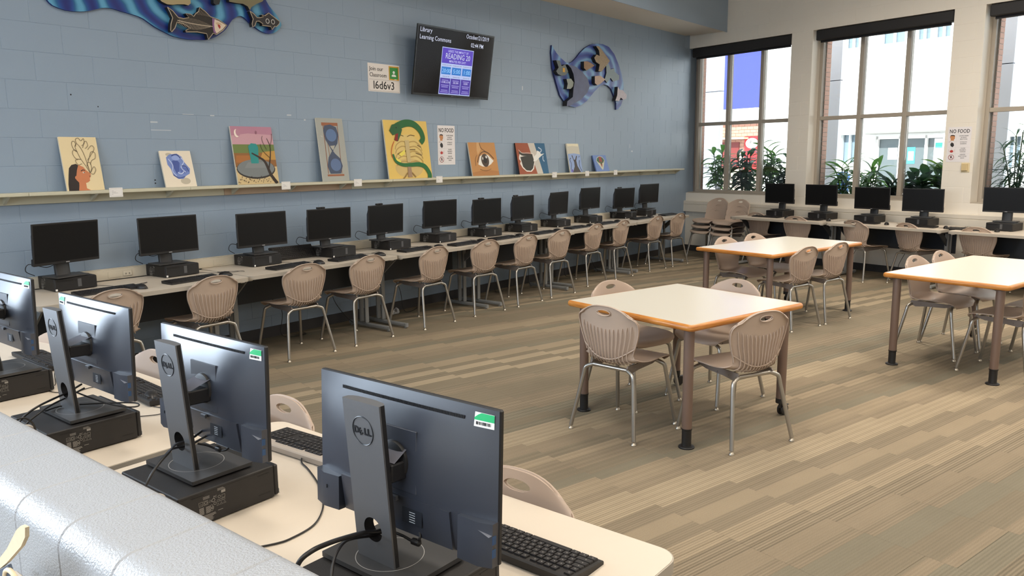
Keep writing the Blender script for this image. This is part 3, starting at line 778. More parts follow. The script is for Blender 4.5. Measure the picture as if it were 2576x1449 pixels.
# ------------------------------------------------------------ computer desks
def desk(label, loc, rz, L_, grp, D=.76, arms=True):
    t = thing('computer_desk', label, 'desk', loc, rz, grp)      # local: x along, front edge at y=-D, back at 0
    q = MB(); q.prism(rrect(.002, -D, L_-.002, 0, .055, 6), 'z', .7045, .7355); q.build('edge_band', t, M_DESKE, ang=50)
    q = MB(); q.prism(rrect(.005, -D+.003, L_-.005, -.003, .053, 6), 'z', .706, .737); q.build('desktop', t, M_DESK, ang=50)
    q = MB(); q.box((.08, -.165, .40), (L_-.08, -.145, .70), ch=.002); q.build('modesty_panel', t, M_DARKPAN)
    for sx, x in ((1, .10), (-1, L_-.10)):
        q = MB(); q.box((x-.02, -D+.07, .012), (x+.02, -.10, .050), ch=.010)
        q.lathe([(.020, 0), (.020, .036)], (x, -D+.07, .013), n=14); q.lathe([(.012, 0), (.012, .014)], (x, -D+.09, 0), n=10); q.lathe([(.012, 0), (.012, .014)], (x, -.13, 0), n=10)
        ft = q.build('foot_bar', t, M_GREYLEG)
        for y in (-.36, -.285):
            q = MB(); q.box((x-.022, y-.013, .05), (x+.022, y+.013, .67), ch=.005); q.build('leg', t, M_GREYLEG)
        q = MB(); q.box((x-.02, -.60, .678), (x+.02, -.12, .704), ch=.003)
        q.prism([(-.60, .690), (-.58, .678), (-.36, .50), (-.335, .50), (-.335, .56), (-.50, .69)], 'x', x-.008, x+.008)
        q.build('support_arm', t, M_DARKPAN if not arms else M_GREYLEG)
    q = MB()
    for x in (.045, L_-.045): q.box((x-.018, -D+.05, .690), (x+.018, -D+.09, .7045), ch=.003)
    q.build('ganging_clip', t, M_WHITE)
    return t
GB = 'desks along the blue wall'; GN = 'desks beside the half wall'; GW = 'desks along the window wall'
seam = [-.265, 1.305, 2.945, 4.375, 5.885, 7.505, 9.137]; fy = [-.855, -.815, -.83, -.855, -.80, -.80]
nm = ['first desk, where the two desk rows meet', 'second desk, under the waterfall and hourglass paintings', 'third desk, under the snake painting', 'fourth desk, under the painted eye', 'fifth desk, under the striped canvas', 'last desk, ending at the window corner']
for i in range(6): desk('cream laminate computer desk on the blue wall, '+nm[i], (seam[i]+.004, fy[i]+.76, 0), 0, seam[i+1]-seam[i]-.008, GB)
for i, (y0, y1, l) in enumerate(((-5.575, -3.99, 'with the bare rounded corner and two rear-facing monitors'), (-3.955, -2.40, 'behind the middle rear-facing stand'), (-2.37, -.88, 'hidden behind the frame-edge monitor'))):
    desk('cream laminate desk along the half wall, '+l, (-1.385, y0, 0), PI/2, y1-y0, GN)
for s0, s1, l in ((1.73, 3.29, 'beside the stacked chairs'), (3.33, 4.86, 'under the middle window'), (4.93, 6.48, 'at the frame edge')):
    desk('cream laminate desk along the window wall, '+l, tuple(wp(s0, -.225, 0)), RZW, s1-s0, GW, arms=False)
# ------------------------------------------------------------ stacked chairs in the corner
for i, (s, o0, hd) in enumerate(((1.02, -.62, 158), (1.50, -.70, 158))):
    nm_ = ('stack touching the corner' if i == 0 else 'stack beside the window desk')
    dirv = Vector((C_(R(hd)), S_(R(hd)), 0))
    for k in range(3):
        p = wp(s, o0, 0)+dirv*(-.02*k)
        ch(p.x, p.y, hd+6, 'taupe stacked chair, %s, %s' % (('bottom', 'middle', 'top')[k], nm_), G7, z=.085*k)
# chairs along the window desks; facing the windows (+NW)
for x, y, a, l in ((9.38, -1.758, -4, 'next to the stacked chairs'), (8.945, -2.50, 2, 'under the pier between the windows'), (8.647, -3.366, -14, 'below the middle window, seat showing'),
                   (8.558, -4.021, -18, 'below the second no food sign, seat showing'), (8.349, -4.821, -3, 'in front of the end monitor')):
    hd = math.degrees(AW)+a; dv = Vector((C_(R(hd)), S_(R(hd))))
    ch(x+dv.x*.23, y+dv.y*.23, hd, 'taupe chair facing the window desks, '+l, G6)
# ------------------------------------------------------------ monitors (screen faces local -y, origin under the base)
GM1 = 'monitors along the blue wall'; GM2 = 'rear-facing monitors by the half wall'; GM3 = 'monitors along the window wall'
def base_parts(t, near):
    q = MB(); q.prism(rrect(-.1225, -.092, .1225, .083, .004, 3), 'z', .004, .014); q.build('base_plate', t, M_BASEM)
    q = MB(); q.prism(rrect(-.10, -.07, .10, .06, .004, 2), 'z', 0, .004); q.build('base_pad', t, M_BLACK)
    if near:
        q = MB()
        for k in range(48):
            a0, a1 = 2*PI*k/48, 2*PI*(k+1)/48
            q.add([(r_*C_(a), .002+r_*S_(a), .0143) for r_, a in ((.070, a0), (.0714, a0), (.0714, a1), (.070, a1))], [(0, 1, 2, 3)])
        q.build('swivel_ring', t, pc(168, 166, 162, .4), smooth=False)
def column(t, near, Hc=.345):
    # leaning rear column, curved front, cable hole; rear face local +y
    q = MB(); W = .054; le = .024
    def sect(z):
        s = z/Hc*le; f = [(-W, .040+s), (W, .040+s)]
        arc = [(W*C_(PI*k/10), .020+s-.012*S_(PI*k/10)) for k in range(11)]
        return [Vector((a, c, z+.013)) for a, c in f+arc]
    if not near:
        q.loft([sect(0), sect(Hc)]); return q.build('column', t, M_BASEM)
    # rear plate with the hole cut by hand: two halves round a ring
    hz, hr = .072, .0265
    def rear(x, z): return Vector((x, .040+z/Hc*le, z+.013))
    def frnt(x, z): return Vector((x, .040+z/Hc*le-.014-.012*math.sqrt(max(0, 1-(x/W)**2)), z+.013))
    ca = math.atan2(.045, W); angs = sorted([2*PI*k/24 for k in range(24)]+[ca, PI-ca, PI+ca, 2*PI-ca]); n = len(angs)
    ring = [(hr*C_(a), hz+hr*S_(a)) for a in angs]; sq = []
    for x, z in ring:
        k = max(abs(x)/W, abs(z-hz)/.045); sq.append((x/k, hz+(z-hz)/k))
    for fn in (rear, frnt):
        q.add([fn(*p) for p in ring]+[fn(*p) for p in sq], [(i, (i+1) % n, (i+1) % n+n, i+n) for i in range(n)], M_COLM)
        for z0, z1 in ((0, hz-.045), (hz+.045, Hc)):
            m_ = 12; q.add([fn(-W+2*W*i/m_, z) for z in (z0, z1) for i in range(m_+1)], [(i, i+1, i+m_+2, i+m_+1) for i in range(m_)], M_COLM)
    q.add([rear(*p) for p in ring]+[frnt(*p) for p in ring], [(i, (i+1) % n, (i+1) % n+n, i+n) for i in range(n)], M_BLACK)
    for sx in (-1, 1):
        rr_ = lambda z: rear(sx*W, z)-Vector((0, .004, 0))
        q.add([rear(sx*W, 0), rear(sx*W, Hc), rr_(Hc), rr_(0)], [(0, 1, 2, 3)], M_COLM)
        q.add([rr_(0), rr_(Hc), frnt(sx*W, Hc), frnt(sx*W, 0)], [(0, 1, 2, 3)], M_BLACK)
    m_ = 12; q.add([rear(-W+2*W*i/m_, Hc) for i in range(m_+1)]+[frnt(-W+2*W*i/m_, Hc) for i in range(m_+1)], [(i, i+1, i+m_+2, i+m_+1) for i in range(m_)], M_COLM)
    c = q.build('column', t, ang=40)
    # round emblem
    M_EM = pc(22, 26, 32, .3)
    q = MB(); q.tube([(.0295*C_(2*PI*k/40), 0, .0295*S_(2*PI*k/40)) for k in range(41)], .0011, M_EM, n=6, cap=False)
    tilt = math.atan(le/Hc)
    q.build('emblem_ring', c, loc=(0, .0405+.285/Hc*le, .298), rot=(tilt, 0, PI))
    Mx = Matrix.Translation((0, .0405+.285/Hc*le, .298)) @ Matrix.Rotation(PI, 4, 'Z') @ Matrix.Rotation(tilt, 4, 'X')
    for s_, x, ry, sz, dz in (('D', -.0255, 0, .0195, 0), ('E', -.0078, R(-32), .0185, -.0035), ('L', .0040, 0, .0195, 0), ('L', .0140, 0, .0195, 0)):
        o = text(c, s_, sz, (0, 0, 0), M_EM, name='emblem_letter', ext=.0006, bold=.0007)
        o.matrix_basis = Mx @ Matrix.Translation((x, -.0003, -.0065+dz)) @ Matrix.Rotation(ry, 4, 'Y') @ Matrix.Rotation(PI/2, 4, 'X') @ Matrix.Diagonal((1.0, 1, 1, 1))
    return c
def panel(t, near, py, pz, tilt, pyaw=0, px=0, W=.503, Hh=.297):
    M = Matrix.Translation((px, py, pz)) @ Matrix.Rotation(pyaw, 4, 'Z') @ Matrix.Rotation(tilt, 4, 'X')
    def put(o): o.matrix_basis = M @ o.matrix_basis; return o
    w2, h2 = W/2, Hh/2
    q = MB(); q.box((-w2, 0, -h2), (w2, .0125, h2), ch=.003); bz = put(q.build('bezel', t, M_BLACK))
    q = MB(); q.box((-w2+.010, -.0008, -h2+.020), (w2-.010, .002, h2-.010)); o = q.build('screen', bz, M_GLOSSB, smooth=False)
    q = MB(); q.box((-.014, -.0008, -h2+.006), (.014, .001, -h2+.013), ch=.0004); q.build('brand_plate', bz, pc(150, 150, 152, .4))
    if not near:
        q = MB(); q.prism([(.016, -h2+.01), (.040, -h2+.03), (.046, -.05), (.046, .06), (.018, h2-.01)], 'x', -w2+.02, w2-.02); put(q.build('back_shell', t, M_BACK, ang=30))
        q = MB(); q.box((w2-.04, .016, -h2-.0), (w2-.003, .035, -h2+.065), ch=.004); q.box((-w2+.003, .012, -h2+.0), (-w2+.02, .034, -h2+.05), ch=.004); put(q.build('port_block', t, M_BLACK))
        return bz
    # curved rear shell
    q = MB(); nx, nz = 28, 18; g = []
    for j in range(nz+1):
        v = -1+2*j/nz
        for i in range(nx+1):
            u = -1+2*i/nx
            d = .013+.023*(1-abs(u)**3)*(1-abs(v)**2.2)
            g.append((u*(w2-.002), d, v*(h2-.002)))
    q.add(g, [(j*(nx+1)+i, j*(nx+1)+i+1, (j+1)*(nx+1)+i+1, (j+1)*(nx+1)+i) for j in range(nz) for i in range(nx)])
    bs = put(q.build('back_shell', t, M_BACK, ang=60))
    def dep(x, z): 
        u, v = x/(w2-.002), z/(h2-.002); return .013+.023*(1-abs(u)**3)*(1-abs(v)**2.2)
    # long cooling slot with a fine grille
    zz = h2-.026; L_ = .175
    q = MB(); nn = 40; vs = []
    for i in range(nn+1):
        x = -L_+2*L_*i/nn; vs += [(x, dep(x, zz)+.0012, zz-.0035), (x, dep(x, zz)+.0012, zz+.0035)]
    q.add(vs, [(2*i, 2*i+1, 2*i+3, 2*i+2) for i in range(nn)], pc(16, 18, 24, .5)); q.build('vent_slot', bs, smooth=False)
    q = MB()
    for i in range(90):
        x = -L_+2*L_*(i+.5)/90; q.box((x-.0006, dep(x, zz)+.0010, zz-.0033), (x+.0006, dep(x, zz)+.0020, zz+.0033))
    q.build('grille', bs, M_BLACK, smooth=False, kind='stuff')
    # recess plate and round mount, arm to the column
    q = MB(); q.box((-.062, .030, -.055), (.062, .0348, .075), ch=.001); put(q.build('mount_plate', t, M_BACK))
    q = MB(); q.lathe([(.042, 0), (.040, .007), (.03, .009)], n=28, M=Matrix.Translation((0, .0345, .005)) @ Matrix.Rotation(-PI/2, 4, 'X')); put(q.build('tilt_joint', t, M_BLACK))
    yc = .040-.014-.008+.2/.345*.024-py    # front of the column in the panel frame
    q = MB(); q.box((-.036, .034, -.026), (.036, max(.05, yc+.004), .012), ch=.003); put(q.build('arm', t, M_BLACK))
    q = MB(); q.add([(-.036, .0352, .034), (.036, .0352, .034), (.036, max(.05, yc-.002), .0135), (-.036, max(.05, yc-.002), .0135)], [(0, 1, 2, 3)]); put(q.build('arm_cover', t, mat('arm_cover_grey', rgb(88, 88, 98), .4), smooth=False))
    # lower chin: port ledge, side port boxes
    q = MB(); q.prism([(.014, -h2+.004), (.022, -h2+.004), (.030, -h2+.055), (.0342, -h2+.085), (.014, -h2+.085)], 'x', -.15, .165); put(q.build('connector_housing', t, M_BACK, ang=25))
    q = MB(); q.prism([(-w2+.002, .002), (-w2+.002, .028), (-w2+.03, .038), (-w2+.082, .036), (-w2+.082, .002)], 'z', -h2+.002, -h2+.088)
    s1 = put(q.build('port_housing', t, M_BACK, ang=25))
    q = MB()
    for z in (-h2+.022, -h2+.048): q.box((-w2+.0005, .019, z), (-w2+.0025, .028, z+.016))
    q.build('usb_port', s1, pc(40, 72, 110, .4), smooth=False)
    q = MB(); q.add([(-w2+.003, .028, -h2+.066), (-w2+.03, .0385, -h2+.074), (-w2+.003, .0385, -h2+.066)], [(0, 1, 2)]); q.build('port_lip', s1, pc(120, 124, 134, .4), smooth=False)
    q = MB(); q.prism([(w2-.002, .002), (w2-.002, .028), (w2-.04, .040), (w2-.085, .036), (w2-.085, .002)], 'z', -h2+.002, -h2+.078)
    s2 = put(q.build('port_housing', t, M_BACK, ang=25))
    q = MB(); q.box((w2-.050, .0385, -h2+.045), (w2-.048, .0405, -h2+.053)); q.build('lock_slot', s2, pc(8, 8, 8), smooth=False)
    q = MB(); q.box((-.012, .034, -.078), (.012, .041, -.068), ch=.001); put(q.build('release_button', t, pc(86, 88, 92, .35)))
    # spec label without codes
    q = MB(); q.box((-.075, .0305, -h2+.030), (-.020, .0315, -h2+.062), ch=0, M=None); lb = put(q.build('spec_label', t, pc(30, 34, 42, .5), smooth=False))
    q = MB()
    for k in range(5): q.box((-.056, .0315, -h2+.034+k*.005), (-.040, .0317, -h2+.0355+k*.005))
    q.build('label_text', lb, pc(200, 206, 212, .5), smooth=False)
    return bs
def asset_sticker(t, M, x, z, dep, mirrored=False, hh=.025, ww=.047):
    pass
def monitor(label, x, y, rz, grp, near=False, py=-.05, pz=.21, tilt=.04, pyaw=0, px=0, cam_=False):
    t = thing('computer_monitor', label, 'monitor', (x, y, .8305), rz, grp)
    base_parts(t, near); column(t, near, .345 if near else .30)
    panel(t, near, py, pz, tilt, pyaw, px, *((.512, .302) if near else (.503, .297)))
    if not near:
        q = MB(); q.box((-.03, py+.04, pz-.03), (.03, .05, pz+.02), ch=.003); q.build('arm', t, M_BLACK)
    return t
# rear-facing monitors: measured panel centres
def near_mon(label, bx, by, pcx, pcy, pcz, yaw, tilt, stk):
    pcx += .018; pcy += .019; pcz -= .011
    py = -(pcx-bx); px = (pcy-by)
    t = monitor(label, bx, by, PI/2, GM2, True, py, pcz-.8305, tilt, yaw, px)
    w2, h2 = .256, .151; M = Matrix.Translation((px, py, pcz-.8305)) @ Matrix.Rotation(yaw, 4, 'Z') @ Matrix.Rotation(tilt, 4, 'X')
    # asset sticker: white with a green band and a bar code of plain bars
    x0 = -w2+.012 if stk > 0 else w2-.058
    z0 = h2-.038
    def dp(x, z):
        u, v = x/(w2-.002), z/(h2-.002); return .013+.023*(1-abs(u)**3)*(1-abs(v)**2.2)
    q = MB(); K = 6; vs = []
    for i in range(K+1):
        for j in range(4): 
            xx = x0+.046*i/K; z_ = z0+.027*j/3; vs.append((xx, dp(xx, z_)+.0011, z_))
    q.add(vs, [(i*4+j, i*4+j+1, i*4+j+5, i*4+j+4) for i in range(K) for j in range(3)]); st = q.build('asset_sticker', t, M_WHITE)
    st.matrix_basis = M @ st.matrix_basis
    q = MB(); vs = []
    for i in range(K+1):
        for j in range(3):
            xx = x0+.046*i/K; lo = z0+.0125; hi = z0+.0265-(.010*max(0, (i/K-.72)/.28)); z_ = lo+(hi-lo)*j/2; vs.append((xx, dp(xx, z_)+.0016, z_))
    q.add(vs, [(i*3+j, i*3+j+1, i*3+j+4, i*3+j+3) for i in range(K) for j in range(2)]); q.build('green_band', st, pc(28, 176, 108, .5))
    q = MB(); rr = random.Random(3); xx = x0+.008
    while xx < x0+.040:
        ww = rr.choice((.0005, .0009, .0012)); zz = z0+.004; q.box((xx, dp(xx, zz)+.0012, zz), (xx+ww, dp(xx, zz)+.0018, zz+.006)); xx += ww+rr.choice((.0007, .0012, .002))
    q.build('bar_code', st, M_INK, smooth=False)
    return t
near_mon('rear-facing monitor closest to the bare desk corner, whole grey stand and round emblem in view', -1.178, -5.185, -1.157, -5.219, 1.057, R(1), .045, 1)
near_mon('rear-facing monitor in the middle of the row, beside the silver-edged keyboard', -1.156, -4.388, -1.110, -4.415, 1.052, R(.5), .035, 1)
near_mon('rear-facing monitor by the mouse with its sticker on the far top corner', -1.142, -3.630, -1.090, -3.660, 1.062, R(.5), .035, -1)
near_mon('rear-facing monitor cut off by the frame edge', -1.100, -2.835, -1.04, -2.765, 1.068, R(0), .03, 1)
# blue-wall monitors  (panel cx, cy, cz, yaw, tilt) measured
bm_ = [(.176, -.306, 1.081, .212, .081), (.970, -.250, 1.068, .042, -.01), (1.792, -.308, 1.052, .005, -.01), (2.50, -.34, 1.049, -.02, .041), (3.215, -.34, 1.047, .07, .044), (4.034, -.314, 1.052, -.036, .036),
       (4.804, -.33, 1.031, -.011, .024), (5.53, -.30, 1.034, .106, .01), (6.33, -.28, 1.049, .135, .057), (7.10, -.27, 1.079, .022, .043), (7.95, -.312, 1.043, -.075, .066), (8.81, -.25, 1.076, -.096, .047)]
wl = ['first, tilted back, in front of the portrait painting', 'second, beneath the blue rose painting', 'third, beneath the waterfall painting', 'fourth, with a small webcam, beneath the hourglass', 'fifth, with a webcam, past the hourglass', 'sixth, beneath the snake painting',
      'seventh, with a webcam, beneath the wall no food sign', 'eighth, with a webcam at its corner', 'ninth, beneath the striped canvas', 'tenth, raised higher than its neighbours', 'eleventh, with a webcam, second from the corner', 'twelfth, last before the window corner']
for i, (x, y, z, yw, tl) in enumerate(bm_):
    o = Vector((x, y, 0))+Matrix.Rotation(yw, 3, 'Z') @ Vector((0, .055, 0))
    t = monitor('black monitor on the blue-wall desks, '+wl[i], o.x, min(o.y, -.15), yw, GM1, False, -.055-(max(0, o.y+.15)), z-.8305, tl)
    if i in (3, 4, 6, 7, 10):
        k = {3: -.09, 4: -.09, 6: -.10, 7: -.17, 10: -.12}[i]
        c = thing('webcam', 'small black webcam clipped on the %s monitor of the blue-wall row' % ('fourth', 'fifth', '', 'seventh', 'eighth', '', '', 'eleventh')[i-3], 'webcam', tuple(o+Matrix.Rotation(yw, 3, 'Z') @ Vector((k, -.055, 0))+Vector((0, 0, z+.149-tl*.0))), yw, 'webcams on the blue-wall monitors')
        q = MB(); q.box((-.045, -.006, .0), (.045, .022, .016), ch=.005); q.build('body', c, M_BLACK)
        q = MB(); q.lathe([(.006, 0), (.005, .002)], n=12, M=Matrix.Translation((0, -.006, .008)) @ Matrix.Rotation(PI/2, 4, 'X')); q.build('lens', c, M_GLOSSB)
# window wall monitors
for s, sc_, z, l in ((2.19, 0, 1.078, 'nearest the stacked chairs'), (2.884, 0, 1.075, 'between the first and middle windows'), (3.65, 0, 1.055, 'in front of the first mullion'), (4.33, 8, 1.055, 'below the pier no food sign'), (5.32, 8, 1.095, 'at the frame edge')):
    p = wp(s, -.40, 0)
    monitor('black monitor on the window-wall desks, '+l, p.x+NW.x*.05, p.y+NW.y*.05, RZW+R(sc_), GM3, False, -.055, z-.8305, .03)

# ------------------------------------------------------------ small computers (front local -y, origin bottom centre)
def fine_print(q, x, w_, h_, seed):
    """pale regulatory print on the side plate: lines, boxes, triangles, ring marks; in the plane x=const, y along"""
    rr = random.Random(seed)
    def rect(y0, y1, z0, z1): q.add([(x, y0, z0), (x, y1, z0), (x, y1, z1), (x, y0, z1)], [(0, 1, 2, 3)])
    def fr(y0, y1, z0, z1, t=.0007):
        rect(y0, y1, z0, z0+t); rect(y0, y1, z1-t, z1); rect(y0, y0+t, z0, z1); rect(y1-t, y1, z0, z1)
    def tri(cy_, cz, s):
        for k in range(3):
            a0, a1 = PI/2+2*PI*k/3, PI/2+2*PI*(k+1)/3
            p = [(cy_+s*C_(a0), cz+s*S_(a0)), (cy_+s*C_(a1), cz+s*S_(a1)), (cy_+.78*s*C_(a1), cz+.78*s*S_(a1)), (cy_+.78*s*C_(a0), cz+.78*s*S_(a0))]
            q.add([(x, *v) for v in p], [(0, 1, 2, 3)])
    def ring(cy_, cz, s):
        for k in range(12):
            a0, a1 = 2*PI*k/12, 2*PI*(k+1)/12
            q.add([(x, cy_+r_*C_(a), cz+r_*S_(a)) for r_, a in ((s, a0), (s*.75, a0), (s*.75, a1), (s, a1))], [(0, 1, 2, 3)])
    for r in range(9): rect(-w_/2, -w_/2+w_*rr.uniform(.45, .62), .002+r*.0021, .003+r*.0021)
    for r in range(8): rect(-w_/2, -w_/2+w_*.17, .024+r*.0024, .0253+r*.0024)
    for r in range(7): rect(-w_/2+w_*.24, -w_/2+w_*.40, .024+r*.0026, .0253+r*.0026)
    fr(-w_/2, -w_/2+.011, .046, .058); tri(-w_/2+.0055, .051, .004); fr(-w_/2+.013, -w_/2+.025, .046, .058); ring(-w_/2+.019, .052, .0042)
    tri(-w_/2+.031, .052, .0045); ring(-w_/2+.040, .052, .005); ring(w_/2-.018, .056, .004); fr(w_/2-.011, w_/2-.002, .050, .059)
    for k in range(3): tri(w_/2-.004-k*.0095, .036, .0046)
    for k in range(3): fr(w_/2-.003-k*.008-.006, w_/2-.003-k*.008, .043, .049)
    ring(-w_/2+.034, .038, .004); ring(-w_/2+.034, .029, .004); ring(-w_/2+.044, .042, .004)
    rect(w_/2-.012, w_/2, .064, .071)
    for r in range(4): rect(w_/2-.022, w_/2-.002*r, .0725+r*.0018, .0733+r*.0018)
    for r in range(4): rect(-w_/2+.012, -w_/2+.030, .062+r*.002, .0628+r*.002)
    rect(w_/2-.024, w_/2-.010, .020, .0212)
def computer(label, x, y, rz, grp, rear=False, tagc=True):
    t = thing('desktop_computer', label, 'computer', (x, y, .7375), rz, grp); W = .1455
    q = MB(); q.box((-W, -.130, .003), (W, .1455, .0925), ch=.0025); c = q.build('case', t, M_BLK2)
    q = MB(); q.box((-W+.001, -.1455, .004), (W-.001, -.130, .0915), ch=.004); f = q.build('front_panel', t, M_BLACK)
    q = MB(); q.box((.010, -.1465, .022), (.036, -.1450, .080), ch=.0005); q.build('badge_strip', f, pc(86, 86, 88, .35))
    q = MB(); q.box((-.135, -.1462, .068), (-.02, -.1453, .082), ch=.0003); q.build('drive_cover', f, pc(20, 19, 19, .35))
    q = MB(); q.box((-W+.002, -.1465, .006), (-W+.016, -.1452, .020)); q.build('white_tag', f, M_WHITE, smooth=False)
    q = MB()
    for yy, zz in ((-.115, .075), (-.115, .020), (.075, .078)): q.box((-W-.0006, yy, zz), (-W, yy+.035, zz+.003))
    q.box((-W-.0004, -.12, .0845), (-W, .14, .0852)); q.build('side_groove', c, pc(12, 11, 11, .5), smooth=False)
    q = MB(); fine_print(q, 0, .075, .085, 4); pr = q.build('side_print', c, pc(150, 146, 140, .6), smooth=False); pr.rotation_euler = (0, 0, PI); pr.location = (-W-.0008, .055, .006)
    for s_, yy, zz in (('FC', .052, .063), ('CE', .062, .036)):
        o = text(c, s_, .0085, (-W-.0009, yy, zz), pc(150, 146, 140, .6), rot=(PI/2, 0, -PI/2), ext=.0001)
    for k in ((-.11, -.11), (.11, -.11), (.11, .11), (-.11, .11)): pass
    q = MB()
    for a, d in ((-.11, -.11), (.11, -.11), (.11, .11), (-.11, .11)): q.lathe([(.008, 0), (.008, .0035)], (a, d, 0), n=10)
    q.build('rubber_foot', t, M_CABLE)
    if rear:
        q = MB(); q.box((-W+.004, .1455, .008), (W-.004, .1465, .088)); rp = q.build('rear_plate', c, pc(58, 55, 54, .4), smooth=False)
        q = MB()
        for r in range(6):
            for k in range(22): q.box((.02+k*.0052, .1466, .048+r*.0052), (.023+k*.0052, .1469, .0515+r*.0052))
        for r in range(8):
            for k in range(8): q.box((-.135+k*.0052, .1466, .03+r*.0052), (-.132+k*.0052, .1469, .0335+r*.0052))
        q.build('vent_grille', rp, pc(8, 8, 8), smooth=False, kind='stuff')
        q = MB(); q.box((.105, .1465, .064), (.135, .158, .076), ch=.002); q.box((.108, .158, .062), (.128, .168, .074), ch=.003); q.build('blue_video_plug', t, pc(70, 104, 190, .4))
        q = MB(); q.lathe([(.003, 0), (.004, .003), (.004, .007), (.002, .008)], n=10, M=Matrix.Translation((-.130, .1466, .06)) @ Matrix.Rotation(-PI/2, 4, 'X')); q.build('thumb_screw', t, M_CHROME)
        q = MB(); q.box((-.10, .1465, .02), (-.06, .150, .045), ch=.001); q.box((-.04, .1465, .016), (.0, .150, .030), ch=.001); q.build('socket', rp, pc(30, 30, 34))
    return t
GP1 = 'small black computers on the blue-wall desks'; GP2 = 'small black computers by the half wall'; GP3 = 'small black computers on the window desks'
PCB = [(.051, -.322, 0), (.866, -.335, 3), (1.639, -.381, 2), (2.447, -.436, 3), (3.175, -.423, -1), (3.95, -.37, 3), (4.70, -.372, -5), (5.39, -.385, -5), (6.20, -.32, -3), (6.98, -.335, -5), (7.94, -.30, -5), (8.56, -.315, -2)]
ol = ['first', 'second', 'third', 'fourth', 'fifth', 'sixth', 'seventh', 'eighth', 'ninth', 'tenth', 'eleventh', 'twelfth']
for i, (x, y, a) in enumerate(PCB):
    c = Vector((x, y, 0))+Matrix.Rotation(R(a), 3, 'Z') @ Vector((.1455, .1455, 0))
    if c.y > -.20: c.y = -.20
    computer('flat black computer case under the %s monitor of the blue-wall row' % ol[i], c.x, c.y, R(a), GP1)
for x, y, a, l in ((-1.166, -5.205, 90, 'under the rear-facing monitor closest to the bare desk corner'), (-1.156, -4.402, 90.5, 'with a blue plug, under the middle rear-facing monitor'), (-1.160, -3.632, 90, 'under the rear-facing monitor by the mouse'), (-1.115, -2.808, 90, 'under the monitor cut off by the frame edge')):
    computer('flat black computer case '+l, x, y, R(a), GP2, rear=True)
for s, l in ((2.235, 'nearest the stacked chairs'), (2.945, 'between the first and middle windows'), (3.65, 'in front of the middle window'), (4.36, 'below the pier no food sign'), (5.335, 'at the frame edge')):
    p = wp(s, -.43, 0); computer('flat black computer case on the window desks, '+l, p.x, p.y, RZW, GP3)

# ------------------------------------------------------------ keyboards and mice
def key_layout():
    ks = []; u = .019
    # (x in units, row, width) rows from the user side (0 = spacebar) to the function row
    def row(r, x, ws):
        for w_ in ws:
            if w_ > 0: ks.append((x, r, w_))
            x += abs(w_)
    row(0, 0, [1.25, 1.25, 1.25, 6.25, 1.25, 1.25, 1.25, 1.25]); row(1, 0, [2.25]+[1]*10+[2.75]); row(2, 0, [1.75]+[1]*11+[2.25]); row(3, 0, [1.5]+[1]*12+[1.5]); row(4, 0, [1]*13+[2]); row(5.25, 0, [1, -1]+[1]*4+[-.5]+[1]*4+[-.5]+[1]*4)
    row(0, 15.25, [1, 1, 1]); row(1, 16.25, [1]); row(3, 15.25, [1, 1, 1]); row(4, 15.25, [1, 1, 1]); row(5.25, 15.25, [1, 1, 1])
    row(0, 18.5, [2, 1]); row(1, 18.5, [1, 1, 1]); row(2, 18.5, [1, 1, 1, ]); row(3, 18.5, [1, 1, 1]); row(4, 18.5, [1, 1, 1, 1]); row(0.5, 21.5, [1]); row(2.5, 21.5, [1])
    return ks
KL = key_layout(); U = .0186
kcache = {}
def keyboard(label, x, y, rz, grp, detail=False, silver=False, z=.7375, rx=.06):
    t = thing('keyboard', label, 'keyboard', (x, y, z), rz, grp); t.rotation_euler = (rx, 0, rz)
    W, D = .222, .066; Dr = .066 if not silver else .082
    q = MB(); q.prism([(-D, 0), (Dr, 0), (Dr+.002, .016), (Dr-.002, .019), (-D+.002, .013), (-D-.001, .009)], 'x', -W, W); q.build('keyboard_base', t, M_BLK2 if not silver else mat('silver_plastic', rgb(176, 166, 156), .4), ang=20)
    if silver:
        q = MB(); q.box((-W+.004, -D+.002, .0125), (W-.004, .060, .0175)); q.build('key_well', t, M_BLK2, smooth=False)
        q = MB(); q.box((-.006, .070, .0180), (.006, .078, .0186)); q.build('badge', t, M_INK, smooth=False)
    x0 = -.2125; y0 = -.058
    if detail:
        for kx, r, w_ in KL:
            kk = round(w_, 2)
            if kk not in kcache:
                q = MB(); a = w_*U-.0016; q.loft([[Vector(v) for v in ((0, 0, 0), (a, 0, 0), (a, U-.0016, 0), (0, U-.0016, 0))], [Vector(v) for v in ((.0012, .001, .005), (a-.0012, .001, .005), (a-.0012, U-.0028, .0055), (.0012, U-.0028, .0055))]], M_KEY)
                if w_ < 3: q.add([(a*.35, U*.38, .0056), (a*.35+.003, U*.38, .0056), (a*.35+.003, U*.38+.0032, .0057), (a*.35, U*.38+.0032, .0057)], [(0, 1, 2, 3)], pc(150, 146, 140))
                kcache[kk] = q.mesh('key', False)
            place(kcache[kk], 'key', t, (x0+kx*U, y0+r*U, .0135+(r*U)*.035))
    else:
        q = MB()
        for kx, r, w_ in KL: q.box((x0+kx*U, y0+r*U, .0125+(r*U)*.035), (x0+(kx+w_)*U-.002, y0+(r+1)*U-.002, .018+(r*U)*.035))
        q.build('keys', t, M_KEY, smooth=False, kind='stuff')
    return t
